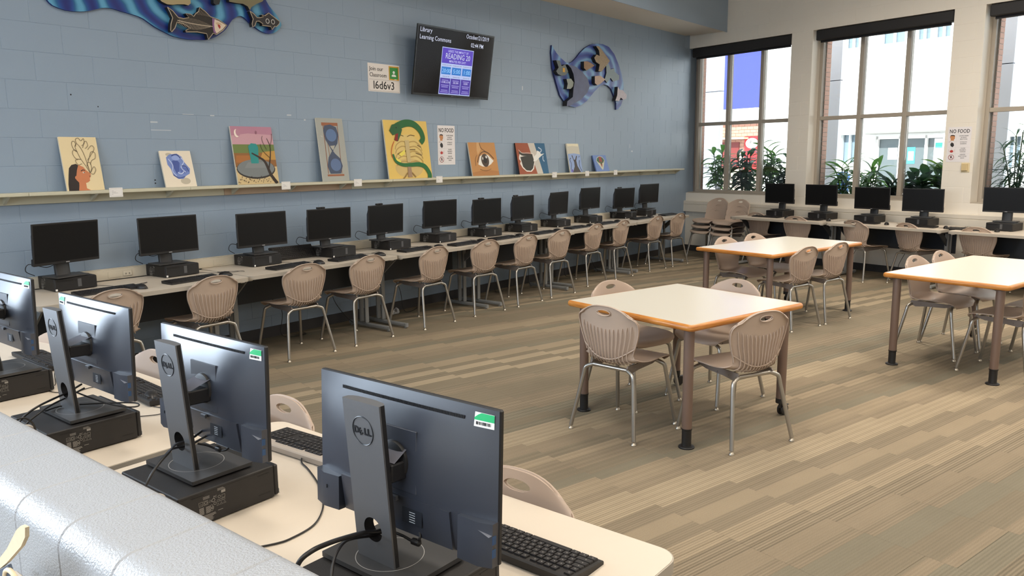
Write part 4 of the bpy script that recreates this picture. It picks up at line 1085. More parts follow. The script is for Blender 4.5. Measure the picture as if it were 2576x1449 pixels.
def mouse(label, x, y, rz, grp):
    t = thing('computer_mouse', label, 'mouse', (x, y, .7375), rz, grp)   # front (buttons) local +y
    q = MB(); rings = []
    for i in range(15):
        v = i/14; yy = -.056+.112*v; w_ = .031*math.sin(PI*min(.97, max(.03, v)))**.45*(1-.10*v); h = .036*math.sin(PI*min(.98, max(.02, v*.86+.07)))**.6
        rings.append([Vector((w_*C_(a)*(1 if S_(a) < .4 else .93), yy, max(.0015, .0015+h*max(0, S_(a))**.8))) for a in [PI*k/10 for k in range(11)]]+[Vector((-w_*.95, yy, .0008)), Vector((w_*.95, yy, .0008))])
    q.loft(rings); q.build('shell', t, mat('mouse_black', rgb(34, 31, 30), .38), ang=60)
    q = MB(); q.lathe([(.006, -.0025), (.007, 0), (.006, .0025)], n=14, M=Matrix.Translation((0, .028, .027)) @ Matrix.Rotation(PI/2, 4, 'Y')); q.build('scroll_wheel', t, pc(60, 58, 58))
    q = MB(); q.box((-.0005, .005, .030), (.0005, .05, .0335), M=Matrix.Rotation(-.12, 4, 'X')); q.build('button_seam', t, M_INK, smooth=False)
    return t
GK = 'keyboards on the desks'; GKm = 'mice on the desks'
keyboard('black keyboard in full view on the bare desk corner', -.845, -5.232, R(90), GK, True)
keyboard('black keyboard with a silver edge and curled cable', -.738, -4.345, R(93), GK, True, True, rx=.03)
keyboard('black keyboard showing a corner past the monitor by the mouse', -.76, -3.265, R(86), GK, True)
keyboard('black keyboard behind the monitor cut off by the frame edge', -.80, -2.40, R(88), GK, True)
kb = [(.068, -.615), (.705, -.653), (1.616, -.638), (2.271, -.639), (3.123, -.65), (3.80, -.70), (4.50, -.665), (5.264, -.67), (6.07, -.605), (6.839, -.58), (7.829, -.55), (8.70, -.55)]
for i, (x, y) in enumerate(kb):
    keyboard('black keyboard on the blue-wall desks before the %s monitor' % ol[i], x+.225, y+.02 if i else y, R((2, 6, 8, 7, 3, 2, 2, 3, 3, 2, 2, 0)[i]), GK)
ms = [(.50, -.685, -75), (1.22, -.62, -60), (2.11, -.66, -70), (2.82, -.67, -60), (3.63, -.67, -70), (4.31, -.66, -70), (5.02, -.64, -70), (5.78, -.64, -70), (6.58, -.60, -80), (7.35, -.56, -80), (8.36, -.52, -80)]
for i, (x, y, a) in enumerate(ms):
    mouse('black mouse beside the %s keyboard of the blue-wall row' % ol[i], x, y, R(a+90), GKm)
mouse('black mouse on the half-wall desk between the middle rear-facing monitors', -.792, -3.395, R(-20), GKm)
kp = keyboard('black keyboard propped against the wall behind the third computer', 2.19, -.16, R(-4), GK, rx=.9, z=.795)
for s, l in ((2.45, 'nearest the stacked chairs'), (3.12, 'between the windows'), (3.95, 'before the middle window'), (4.70, 'below the pier sign'), (5.28, 'at the frame edge')):
    p = wp(s-.25, -.70, 0); keyboard('black keyboard on the window desks, '+l, p.x, p.y, RZW, GK)
    p = wp(s+.09, -.70, 0); mouse('black mouse on the window desks, '+l, p.x, p.y, RZW+R(20), GKm)

# ------------------------------------------------------------ cables
def cable(label, pts, r=.0022, m=M_CABLE, grp=None, name='cable', plug=None):
    q = MB(); q.tube(pts, r, n=6, sub=6); o = q.build(name, None, m, ang=70); tag(o, label, 'cable', grp); return o
cable('thin black keyboard cable curling over the bare desk towards the half wall', [(-.800, -4.37, .752), (-.830, -4.40, .742), (-.852, -4.464, .7405), (-.898, -4.569, .7405), (-.956, -4.666, .7405), (-1.004, -4.725, .7405), (-1.067, -4.773, .7405), (-1.136, -4.787, .7405), (-1.188, -4.779, .7405), (-1.30, -4.72, .7405), (-1.41, -4.70, .74), (-1.42, -4.70, .66)], .0024)
cable('thick black power cable through the stand hole nearest the bare desk corner', [(-1.14, -5.20, .925), (-1.19, -5.172, .897), (-1.25, -5.19, .921), (-1.30, -5.196, .933), (-1.34, -5.194, .937), (-1.38, -5.195, .938), (-1.405, -5.188, .922), (-1.42, -5.186, .88), (-1.42, -5.18, .80), (-1.41, -5.17, .70)], .0048)
cable('thinner black video cable out of the same stand hole', [(-1.15, -5.19, .91), (-1.20, -5.172, .893), (-1.26, -5.172, .908), (-1.30, -5.19, .921), (-1.34, -5.213, .918), (-1.372, -5.24, .90), (-1.385, -5.255, .86), (-1.36, -5.26, .80)], .0030)
v1 = cable('black video cable with a ferrite bead hanging from the monitor by the bare desk corner', [(-1.128, -5.243, .952), (-1.15, -5.246, .930), (-1.162, -5.256, .915), (-1.17, -5.266, .904), (-1.172, -5.259, .893), (-1.172, -5.243, .889), (-1.174, -5.22, .893), (-1.18, -5.19, .897)], .0030)
q = MB(); q.lathe([(.003, 0), (.007, .003), (.0075, .018), (.007, .021), (.003, .024)], n=12, M=Matrix.Translation((-1.1725, -5.243, .8895)) @ Matrix.Rotation(PI/2, 4, 'X') @ Matrix.Rotation(.1, 4, 'Y')); q.build('ferrite_bead', v1, M_CABLE)
cable('black power cable through the middle stand hole', [(-1.11, -4.36, .92), (-1.165, -4.372, .905), (-1.24, -4.443, .931), (-1.29, -4.504, .939), (-1.33, -4.532, .93), (-1.36, -4.548, .913), (-1.39, -4.555, .87), (-1.41, -4.555, .78)], .0034)
cable('second black cable through the middle stand hole', [(-1.12, -4.38, .905), (-1.17, -4.378, .893), (-1.24, -4.425, .915), (-1.29, -4.485, .928), (-1.33, -4.515, .918), (-1.36, -4.535, .90), (-1.38, -4.54, .86), (-1.36, -4.54, .80)], .0030)
v2 = cable('black video cable with a bead looping under the middle monitor', [(-1.07, -4.435, .945), (-1.09, -4.455, .915), (-1.11, -4.475, .893), (-1.115, -4.46, .880), (-1.12, -4.43, .878), (-1.13, -4.40, .885), (-1.15, -4.385, .893)], .0028)
q = MB(); q.lathe([(.003, 0), (.007, .003), (.0075, .018), (.007, .021), (.003, .024)], n=12, M=Matrix.Translation((-1.117, -4.445, .879)) @ Matrix.Rotation(-PI/2, 4, 'X')); q.build('ferrite_bead', v2, M_CABLE)
cable('black power cable through the stand hole by the mouse', [(-1.12, -3.60, .915), (-1.17, -3.610, .900), (-1.22, -3.632, .896), (-1.28, -3.663, .891), (-1.32, -3.664, .872), (-1.35, -3.671, .847), (-1.40, -3.68, .79)], .0034)
cable('second black cable from the stand hole by the mouse', [(-1.12, -3.62, .905), (-1.17, -3.618, .888), (-1.23, -3.645, .882), (-1.28, -3.68, .876), (-1.33, -3.69, .850), (-1.37, -3.70, .80)], .0030)
cable('black cable arching up behind the computer by the mouse', [(-1.44, -3.78, .86), (-1.42, -3.801, .887), (-1.40, -3.83, .912), (-1.38, -3.838, .915), (-1.36, -3.83, .895), (-1.345, -3.81, .86), (-1.34, -3.80, .81)], .0028)
cable('looped black cable lying on the monitor base by the mouse', [(-1.16, -3.60, .905), (-1.12, -3.66, .878), (-1.09, -3.73, .862), (-1.06, -3.79, .856), (-1.03, -3.80, .854), (-1.02, -3.76, .854), (-1.06, -3.70, .853), (-1.12, -3.64, .853), (-1.18, -3.58, .850), (-1.24, -3.60, .852)], .0026)
cable('white network cable bent behind the computer by the mouse', [(-1.41, -3.81, .80), (-1.40, -3.813, .868), (-1.38, -3.809, .881), (-1.36, -3.81, .879), (-1.34, -3.797, .853), (-1.33, -3.757, .821), (-1.33, -3.732, .80)], .0042, M_CABLEW)
cable('white network cable bent behind the middle computer', [(-1.40, -4.567, .82), (-1.38, -4.566, .870), (-1.36, -4.563, .868), (-1.34, -4.558, .856), (-1.33, -4.551, .825), (-1.325, -4.55, .80)], .0042, M_CABLEW)
cable('thin mouse cable running off the desk beside the mouse', [(-.80, -3.45, .745), (-.83, -3.49, .7405), (-.82, -3.55, .7405), (-.86, -3.60, .7405), (-.93, -3.56, .7405), (-1.00, -3.50, .7405)], .0017)
cable('thin cable looping beside the keyboard at the frame edge', [(-.83, -2.60, .742), (-.88, -2.72, .7405), (-.93, -2.86, .7405), (-.99, -2.96, .7405), (-.94, -3.05, .7405), (-.86, -3.04, .7405), (-.82, -3.12, .7405)], .0017)
# squiggles on the wall desks and cables beneath them
rc = random.Random(11)
for i in range(12):
    x = PCB[i][0]+.30; y = -.40
    if i < 11:
        pts = [(x+.01, y+.12, .7415), (x+.06, y+.02, .7405)]
        for k in range(5): pts.append((x+.10+.05*k+rc.uniform(-.05, .05), y-.10+rc.uniform(-.09, .09), .7405+.004*(k % 2)))
        pts += [(ms[i][0]-.05, ms[i][1]+.04, .743)] if i < len(ms) else []
        cable('thin squiggly black cable between the %s computer and its mouse' % ol[i], pts, .0016, grp='mouse cables on the blue-wall desks')
    bx = bm_[i][0]
    cable('black cable looping behind the %s monitor of the blue-wall row' % ol[i], [(bx-.16, -.10, .84), (bx-.22, -.11, .88), (bx-.20, -.13, .93), (bx-.10, -.16, .90), (bx-.02, -.14, .92), (bx+.06, -.15, .95)], .0028, grp='cables behind the blue-wall monitors')
    pts = [(x-.1, -.09, .70), (x-.1+rc.uniform(-.05, .05), -.10, .48), (x+rc.uniform(-.1, .1), -.16, .28), (x+.05, -.22, .05), (x+.15+rc.uniform(0, .2), -.20, .012), (x+.35, -.12, .012)]
    cable('dark cable hanging to the carpet under the %s blue-wall workstation' % ol[i], pts, .003, grp='cables hanging under the blue-wall desks')
for i, s in enumerate((2.55, 3.3, 4.0, 4.75, 5.1)):
    pts = [wp(s, -.35, .741), wp(s+.05, -.45, .7405), wp(s+.12, -.38, .7405), wp(s+.08, -.28, .7405), wp(s+.18, -.33, .745), wp(s+.25, -.42, .7405), wp(s+.30, -.36, .7405)]
    cable('thin black cable curled on the window desks, %s from the stacked chairs' % ol[i], [tuple(p) for p in pts], .0016, grp='cables on the window desks')
    pts = [wp(s, -.1, .68), wp(s+.04, -.12, .4), wp(s-.04, -.18, .12), wp(s+.10, -.25, .012)]
    cable('dark cable hanging under the window desks, %s from the stacked chairs' % ol[i], [tuple(p) for p in pts], .003, grp='cables hanging under the window desks')
# ------------------------------------------------------------ flat artwork helper
def flat_art(parent, name, W, Hh, items, y=0, step=.00025):
    """painted shapes, local plane x (0..1 -> -W/2..W/2), z (0..1 -> 0..H), facing -y; each item stands a hair prouder"""
    q = MB(); k = 0
    def P(p, yy): return (-W/2+p[0]*W, yy, p[1]*Hh)
    for it in items:
        k += 1; yy = y-step*k; col = it[1]; m_ = pc(*col) if isinstance(col, tuple) else col
        if it[0] == 'poly': q.add([P(p, yy) for p in it[2]], [tuple(range(len(it[2])))], m_)
        elif it[0] == 'ell':
            cx, cz, rx, rz_ = it[2:6]; rot = it[6] if len(it) > 6 else 0; n = 24; asp = Hh/W
            pts = []
            for i in range(n):
                a = 2*PI*i/n; ex, ez = rx*C_(a), rz_*S_(a)*asp
                pts.append((cx+ex*C_(rot)-ez*S_(rot), cz+(ex*S_(rot)+ez*C_(rot))/asp))
            q.add([P(p, yy) for p in pts], [tuple(range(n))], m_)
        elif it[0] == 'line':
            w_ = it[2]; ptsv = [Vector(P(p, yy)) for p in it[3]]
            if len(it) > 4: ptsv = smooth_path(ptsv, it[4])
            L_, R_ = [], []
            for i, p in enumerate(ptsv):
                d = ptsv[min(i+1, len(ptsv)-1)]-ptsv[max(i-1, 0)]; d = d.normalized() if d.length > 1e-9 else Vector((1, 0, 0)); nn = Vector((d.z, 0, -d.x))
                ww = w_ if not isinstance(w_, (list, tuple)) else w_[0]+(w_[1]-w_[0])*i/(len(ptsv)-1)
                L_.append(p+nn*ww/2); R_.append(p-nn*ww/2)
            n = len(ptsv); q.add(L_+R_, [(i, i+1, i+1+n, i+n) for i in range(n-1)], m_)
    o = q.build(name, parent, smooth=False); return o
def tri_ok(o):
    bm = bmesh.new(); bm.from_mesh(o.data); bmesh.ops.triangulate(bm, faces=[f for f in bm.faces if len(f.verts) > 4]); bm.to_mesh(o.data); bm.free()
GA = 'canvases on the wall shelf'
def canvas(name_l, xb, W, Hh, items, dx=0, base=(232, 224, 206), depth=.018, yb=-.10):
    t = thing('painted_canvas', name_l, 'painting', (xb, yb, 1.4405), 0, GA)
    lean = math.asin(min(.5, (abs(yb)-depth-.004)/Hh)); t.rotation_euler = (-lean, 0, 0)
    q = MB(); q.box((-W/2, 0, 0), (W/2, depth, Hh), ch=.0015); q.build('canvas', t, pc(*base), smooth=False)
    o = flat_art(t, 'painting', W, Hh, items); tri_ok(o); return t
SK = (208, 130, 88); HR = (44, 34, 32)
canvas('cream canvas of a dark-haired face breathing out line-drawn flowers', .434, .270, .405, [
    ('poly', (236, 216, 172), [(0, 0), (1, 0), (1, 1), (0, 1)]),
    ('poly', HR, [(.04, 0), (.05, .12), (.10, .30), (.14, .42), (.22, .48), (.34, .50), (.42, .46), (.40, .30), (.34, .20), (.36, .10), (.30, 0)]),
    ('poly', SK, [(.30, 0), (.33, .09), (.34, .15), (.28, .20), (.30, .28), (.34, .38), (.40, .48), (.46, .46), (.52, .44), (.58, .38), (.66, .33), (.70, .30), (.66, .28), (.67, .25), (.64, .22), (.64, .18), (.58, .15), (.52, .14), (.52, .04), (.62, 0)]),
    ('ell', SK, .30, .24, .045, .035), ('line', (60, 36, 30), .006, [(.44, .36), (.50, .385), (.55, .37)], 4), ('ell', (240, 224, 205), .51, .335, .03, .014), ('ell', (70, 44, 36), .52, .335, .012, .012), ('line', (120, 48, 40), .005, [(.64, .26), (.68, .275)]), ('ell', HR, .16, .16, .08, .16)]
    + [('line', (104, 88, 66), .0032, p, 5) for p in ([(.68, .32), (.60, .45), (.50, .58), (.44, .70), (.40, .82), (.46, .87), (.54, .80), (.60, .68), (.64, .52), (.68, .32)], [(.68, .32), (.74, .42), (.72, .52), (.64, .50), (.66, .40)], [(.62, .46), (.72, .60), (.80, .72), (.90, .70), (.88, .60), (.78, .56), (.72, .48)],
      [(.44, .72), (.36, .76), (.32, .86), (.36, .92), (.42, .90), (.42, .82)], [(.46, .87), (.44, .95), (.52, .98), (.58, .93), (.66, .97), (.66, .88), (.58, .84)], [(.60, .80), (.66, .90), (.72, .92), (.74, .84), (.66, .78)], [(.50, .58), (.36, .60), (.30, .70), (.36, .76), (.44, .72)], [(.50, .50), (.40, .48), (.34, .56), (.42, .58)], [(.70, .34), (.80, .44), (.84, .38), (.76, .30), (.70, .32)], [(.66, .56), (.78, .66), (.90, .78), (.84, .84), (.72, .76)])])
canvas('small cream canvas with a blue swirling paint rose', 1.193, .268, .305, [
    ('poly', (238, 226, 206), [(0, 0), (1, 0), (1, 1), (0, 1)]), ('ell', (196, 186, 166), .28, .90, .10, .045), ('ell', (196, 186, 166), .66, .16, .16, .09),
    ('poly', (120, 142, 204), [(.18, .82), (.30, .90), (.55, .92), (.68, .84), (.74, .68), (.80, .60), (.88, .50), (.84, .36), (.70, .30), (.60, .22), (.44, .22), (.30, .32), (.26, .50), (.18, .62)]),
    ('poly', (72, 92, 164), [(.34, .72), (.50, .76), (.58, .66), (.52, .44), (.42, .36), (.36, .52)]), ('ell', (150, 170, 226), .48, .80, .13, .07), ('ell', (92, 112, 184), .66, .46, .12, .09)]
    + [('line', c_, .008, p, 5) for c_, p in (((186, 200, 240), [(.24, .78), (.34, .60), (.30, .44), (.40, .30)]), ((70, 86, 150), [(.30, .34), (.46, .25), (.66, .28)]), ((190, 204, 240), [(.60, .86), (.72, .70), (.60, .54), (.72, .40)]), ((66, 82, 150), [(.62, .58), (.76, .56), (.82, .42)]), ((200, 212, 244), [(.46, .40), (.56, .36), (.66, .42)]), ((60, 74, 140), [(.36, .86), (.52, .90), (.64, .80)]))])
canvas('canvas of a teal waterfall below a pink sky with a white crescent moon', 1.925, .42, .515, [
    ('poly', (206, 160, 172), [(0, .68), (1, .68), (1, 1), (0, 1)]), ('poly', (188, 134, 156), [(0, .84), (.4, .88), (1, .86), (1, 1), (0, 1)]), ('poly', (112, 130, 70), [(0, .52), (1, .55), (1, .69), (0, .69)]), ('poly', (148, 100, 52), [(0, .2), (1, .2), (1, .56), (.5, .54), (0, .54)]),
    ('poly', (196, 150, 74), [(.6, .42), (1, .42), (1, .58), (.7, .56)]), ('poly', (176, 112, 54), [(.02, .38), (.40, .36), (.38, .50), (.05, .50)]), ('poly', (214, 190, 142), [(0, 0), (1, 0), (1, .30), (0, .30)]), ('ell', (52, 48, 46), .48, .26, .47, .17), ('ell', (124, 130, 132), .48, .275, .45, .155),
    ('poly', (134, 140, 142), [(.20, .28), (.30, .38), (.70, .38), (.80, .28)]), ('poly', (42, 146, 144), [(.36, .66), (.44, .71), (.56, .70), (.60, .64), (.56, .36), (.38, .36)]),
    ('ell', (250, 232, 222), .13, .88, .060, .070), ('ell', (190, 138, 158), .165, .895, .052, .062), ('ell', (150, 100, 120), .60, .90, .022, .03),
    ('line', (48, 36, 30), [.034, .012], [(.95, .0), (.82, .16), (.72, .38), (.60, .46), (.42, .54)], 5), ('line', (48, 36, 30), [.014, .004], [(.78, .24), (.86, .45), (.90, .65), (.84, .80)], 5), ('line', (60, 44, 40), .004, [(.90, .65), (.96, .78), (.98, .88)], 3), ('line', (60, 44, 40), .004, [(.86, .45), (.70, .58), (.66, .70)], 3), ('line', (60, 44, 40), .004, [(.80, .6), (.72, .76), (.74, .84)], 3)]
    + [('ell', (58, 44, 34), x_/22+.02, z_, .007, .012) for x_, z_ in [(i, .04+((i*7) % 5)*.022) for i in range(21)]+[(i+.5, .03+((i*3) % 4)*.02) for i in range(18)]])
canvas('tall grey canvas with a painted blue hourglass', 2.800, .320, .615, [
    ('poly', (170, 172, 166), [(0, 0), (1, 0), (1, 1), (0, 1)]), ('poly', (158, 100, 70), [(.18, .88), (.80, .88), (.80, .93), (.18, .93)]), ('poly', (158, 100, 70), [(.18, .08), (.82, .08), (.82, .11), (.18, .11)]),
    ('line', (140, 96, 72), .008, [(.22, .12), (.24, .88)]), ('line', (140, 96, 72), .006, [(.74, .12), (.78, .88)]), ('line', (150, 110, 84), .006, [(.36, .12), (.32, .88)]),
    ('poly', (72, 84, 108), [(.22, .80), (.28, .88), (.50, .90), (.72, .86), (.78, .74), (.70, .60), (.56, .52), (.50, .48), (.56, .44), (.74, .36), (.80, .24), (.70, .12), (.30, .12), (.22, .24), (.30, .38), (.46, .48), (.40, .54), (.26, .66)]),
    ('ell', (96, 122, 164), .50, .73, .20, .10), ('poly', (178, 176, 164), [(.40, .56), (.60, .57), (.52, .50), (.48, .50)]), ('ell', (98, 120, 160), .54, .26, .20, .10), ('line', (210, 206, 196), .005, [(.10, .72), (.16, .70)])])
canvas('yellow canvas of a green snake wound round a pale rib cage', 3.818, .640, .622, [
    ('poly', (232, 198, 106), [(0, 0), (1, 0), (1, 1), (0, 1)]), ('ell', (226, 200, 126), .50, .46, .33, .30), ('ell', (214, 186, 120), .48, .18, .32, .17)]
    + [('line', c_, w_, p, 5) for w_, c_, p in [(.012, (190, 158, 90), [(.50-.01, .62-k*.085), (.36, .64-k*.085), (.24, .58-k*.08), (.20, .50-k*.07)]) for k in range(5)]+[(.012, (190, 158, 90), [(.50, .62-k*.085), (.66, .64-k*.085), (.78, .57-k*.08), (.82, .48-k*.07)]) for k in range(5)]
       + [(.007, (110, 88, 48), [(.26, .72), (.34, .75), (.42, .73)]), (.007, (110, 88, 48), [(.50, .72), (.58, .75), (.68, .74)]), (.008, (110, 88, 48), [(.24, .42), (.36, .46), (.44, .48)]), (.008, (110, 88, 48), [(.72, .58), (.80, .54)]), (.008, (110, 88, 48), [(.66, .44), (.80, .40)]), (.008, (110, 88, 48), [(.50, .50), (.66, .50)])]]
    + [('poly', (240, 224, 96), [(.26, .42), (.42, .50), (.40, .42), (.32, .38)]), ('poly', (240, 228, 100), [(.20, .36), (.30, .30), (.26, .24), (.18, .30)]), ('poly', (205, 184, 132), [(.44, .28), (.52, .28), (.53, .66), (.43, .66)]), ('poly', (166, 136, 108), [(.42, .02), (.52, .02), (.51, .26), (.44, .26)]),
       ('line', (150, 118, 60), .014, [(.42, .10), (.34, .02), (.30, 0)], 3), ('line', (150, 118, 60), .014, [(.52, .10), (.60, .02)], 3),
       ('line', (34, 104, 50), [.085, .06], [(.20, .83), (.32, .90), (.50, .955), (.68, .94), (.82, .84), (.87, .70), (.80, .62)], 7), ('line', (36, 110, 54), [.025, .062], [(.13, .42), (.18, .30), (.32, .24), (.50, .235), (.70, .24), (.84, .20), (.93, .08), (.93, .0)], 7),
       ('poly', (40, 96, 52), [(.11, .82), (.18, .92), (.34, .95), (.40, .84), (.36, .76), (.28, .64), (.20, .66), (.24, .76), (.18, .74)]), ('poly', (140, 28, 30), [(.20, .66), (.27, .64), (.30, .78), (.24, .76)]), ('line', (196, 84, 34), .008, [(.19, .64), (.13, .54), (.10, .44), (.12, .36)], 5), ('ell', (20, 30, 22), .27, .87, .012, .012)])
canvas('tan canvas of a large close-up human eye', 5.065, .488, .402, [
    ('poly', (196, 142, 84), [(0, 0), (1, 0), (1, 1), (0, 1)]), ('poly', (212, 166, 112), [(.32, 1), (.42, 1), (.44, .78), (.30, .62), (.28, .76)]), ('poly', (182, 126, 72), [(0, 0), (1, 0), (1, .12), (.5, .18), (0, .10)]),
    ('poly', (240, 236, 228), [(.26, .34), (.36, .58), (.52, .66), (.68, .62), (.86, .44), (.74, .34), (.56, .26), (.40, .28)]), ('ell', (78, 62, 50), .54, .46, .145, .20), ('ell', (40, 34, 30), .54, .46, .07, .09), ('ell', (220, 220, 216), .60, .56, .035, .04), ('ell', (210, 208, 200), .46, .52, .02, .045),
    ('line', (104, 74, 50), .012, [(.24, .40), (.36, .62), (.52, .72), (.70, .68), (.88, .50)], 5), ('line', (130, 90, 56), .006, [(.16, .30), (.18, .50), (.26, .62)], 4), ('line', (140, 98, 60), .006, [(.30, .20), (.50, .14), (.72, .20)], 4), ('line', (120, 84, 56), .006, [(.42, .98), (.46, .82), (.60, .74)], 4)], base=(220, 214, 200))
canvas('red white and blue canvas with a black figure and a white bird-like figure', 6.030, .625, .402, [
    ('poly', (160, 84, 54), [(0, 0), (1, 0), (1, 1), (0, 1)]), ('poly', (208, 202, 192), [(.42, 1), (.64, 1), (.80, 0), (.60, 0)]), ('poly', (44, 98, 136), [(.64, 1), (1, 1), (1, 0), (.80, 0)]),
    ('poly', (238, 232, 224), [(.06, .56), (.10, .66), (.28, .62), (.56, .65), (.58, .42), (.50, .16), (.40, .07), (.24, .08), (.12, .20), (.06, .34), (.10, .42), (.05, .48)]), ('poly', (62, 60, 52), [(.10, .55), (.26, .58), (.52, .60), (.55, .40), (.47, .18), (.38, .10), (.24, .12), (.14, .24), (.12, .40)]),
    ('line', (62, 60, 52), .03, [(.52, .60), (.34, .62), (.18, .63), (.08, .70)], 4), ('line', (238, 232, 224), .006, [(.55, .66), (.36, .68), (.18, .68), (.08, .78)], 4),
    ('poly', (240, 240, 236), [(.56, .56), (.66, .64), (.70, .76), (.78, .72), (.82, .64), (.94, .66), (.82, .58), (.74, .52), (.62, .42), (.52, .40)]), ('line', (190, 206, 226), .016, [(.80, .70), (.86, .78), (.76, .86)], 4), ('line', (190, 206, 226), .016, [(.88, .58), (.86, .46), (.90, .40)], 4)], base=(60, 40, 34))
canvas('narrow canvas of a dark horned figure on blue under a cream top', 7.000, .300, .402, [
    ('poly', (204, 200, 184), [(0, 0), (1, 0), (1, 1), (0, 1)]), ('poly', (232, 224, 196), [(.06, .90), (.5, .92), (.94, .90), (.94, 1), (.06, 1)]), ('poly', (148, 170, 214), [(0, 0), (1, 0), (1, .62), (.5, .66), (0, .64)]),
    ('poly', (70, 62, 58), [(.20, 0), (.86, 0), (.64, .22), (.60, .40), (.72, .56), (.66, .58), (.52, .44), (.42, .44), (.34, .60), (.28, .58), (.42, .36), (.40, .20)]), ('line', (40, 36, 50), .010, [(.06, .10), (.16, .28), (.10, .44), (.2, .5)], 4), ('line', (40, 36, 50), .010, [(.94, .04), (.80, .24), (.86, .42)], 4), ('line', (40, 36, 50), .008, [(.84, .52), (.92, .56)], 2), ('ell', (110, 96, 180), .16, .06, .08, .05)])
canvas('smallest blue canvas with a fan-shaped green and red diamond field', 7.690, .350, .245, [
    ('poly', (112, 138, 196), [(0, 0), (1, 0), (1, 1), (0, 1)]), ('poly', (208, 206, 180), [(.18, .66), (.28, .86), (.50, .95), (.72, .88), (.82, .68), (.58, .18), (.50, .08), (.42, .18)]), ('poly', (52, 96, 56), [(.21, .66), (.30, .83), (.50, .92), (.70, .85), (.79, .68), (.66, .52), (.36, .52)]), ('poly', (160, 66, 50), [(.42, .90), (.60, .90), (.62, .62), (.50, .24), (.38, .62)]), ('poly', (64, 104, 60), [(.50, .66), (.58, .54), (.50, .40), (.44, .54)])], base=(96, 120, 176))

# ------------------------------------------------------------ wall shelf with backing rail and brackets
sh = thing('display_shelf', 'long pale wooden display shelf with canvases along the blue wall', 'shelf', (0, 0, 0))
q = MB(); M_SHELF = mat('pale_shelf_paint', rgb(206, 202, 180), .5, var=.04, vscale=4)
jn = [-1.6, .02, 1.24, 3.5, 5.54, 7.9, 10.19]
for a, c in zip(jn, jn[1:]):
    q = MB(); q.box((a+.001, -.150, 1.414), (c-.001, -.001, 1.4395), ch=.004); q.build('shelf_board', sh, M_SHELF)
for a, c, tn in ((-1.6, 1.62, 0), (1.62, 3.05, 1), (3.05, 10.13, 0)):
    q = MB(); q.box((a+.001, -.022, 1.352), (c-.001, -.001, 1.413), ch=.002); q.build('back_rail', sh, M_SHELF if not tn else mat('bare_wood_rail', rgb(196, 172, 148), .6))
x = -.10
while x < 10.1:
    q = MB(); q.prism([(-.12, 1.413), (-.022, 1.356), (-.022, 1.413)], 'x', x-.010, x+.010); q.build('bracket', sh, M_SHELF, smooth=False); x += .60
GC = 'small caption cards on the shelf edge'
for x, w_, l in ((.627, .102, 'between the portrait and the blue rose canvas'), (2.170, .095, 'beside the waterfall canvas'), (3.022, .10, 'beside the hourglass canvas'), (4.194, .10, 'beside the snake canvas'), (6.396, .105, 'beside the striped canvas'), (7.184, .095, 'beside the narrow dark figure canvas'), (7.946, .10, 'beside the smallest blue canvas')):
    t = thing('caption_card', 'white printed caption card on the shelf edge, '+l, 'card', (x, -.1515, 1.384), 0, GC)
    q = MB(); q.box((-w_/2, -.0015, 0), (w_/2, 0, .071)); q.build('card', t, M_WHITE, smooth=False)
    it = [('line', (170, 160, 158), .0012, [(.08, .10), (.92, .10), (.92, .90), (.08, .90), (.08, .10)])]+[('line', (140, 134, 134), .0016, [(.18, .3+.12*k), (.18+.5*((k*37 % 10)/10+.2), .3+.12*k)]) for k in range(4)]
    flat_art(t, 'print', w_, .071, it, -.0015, .0001)

# ------------------------------------------------------------ wall television
tv = thing('television', 'black wall television showing a purple reading poster and the date', 'television', (4.482, -.0, 2.69))
tl = math.atan(.12/.72)
Mt = Matrix.Translation((0, -.165, 0)) @ Matrix.Rotation(tl, 4, 'X')
TW, TH = 1.25, .728
def tvput(o): o.matrix_basis = Mt @ o.matrix_basis; return o
q = MB(); q.box((-TW/2, 0, -TH/2), (TW/2, .018, TH/2), ch=.003); fr_ = tvput(q.build('bezel', tv, mat('tv_black', rgb(20, 19, 20), .25)))
q = MB(); q.box((-TW/2+.04, .018, -TH/2+.03), (TW/2-.04, .06, TH/2-.14), ch=.015); tvput(q.build('rear_housing', tv, M_BLACK))
def emis(r, g, b, s=1.0):
    return mat('screen_light_%d_%d_%d' % (r, g, b), (0, 0, 0), .3, emit=rgb(r, g, b), es=s)
q = MB(); q.box((-TW/2+.014, -.0006, -TH/2+.022), (TW/2-.014, .001, TH/2-.014)); scn = q.build('screen', fr_, mat('tv_screen', rgb(8, 8, 8), .15, spec=.12, emit=rgb(20, 15, 13), es=1.0), smooth=False)
q = MB(); q.box((-.20, .06, -.10), (.20, .085, .14), ch=.004); q.box((-.06, .08, -.10), (.06, .150, .06), ch=.006); tvput(q.build('wall_bracket', tv, M_BLACK))
q = MB(); q.box((-.02, -.0008, -TH/2+.008), (.02, .0, -TH/2+.014)); q.build('brand_plate', fr_, pc(90, 90, 92), smooth=False)
WT = emis(200, 205, 225)
def tvt(s, size, x, z, m=WT, al='LEFT', fit=None): return text(scn, s, size, (x, -.0012, z), m, align=al, ext=.0001, fit=fit, bold=size*.003)
tvt('Library', .066, -.592, .292, fit=.178); tvt('Learning Commons', .066, -.592, .218, fit=.48); tvt('October/21/2019', .066, .520, .292, al='RIGHT', fit=.385); tvt('02:44 PM', .066, .435, .205, al='RIGHT', fit=.21)
def R4(a, c, z0, z1): return [(a, z0), (c, z0), (c, z1), (a, z1)]
EP, EB, EL = emis(74, 40, 178), emis(20, 112, 196), emis(176, 190, 232)
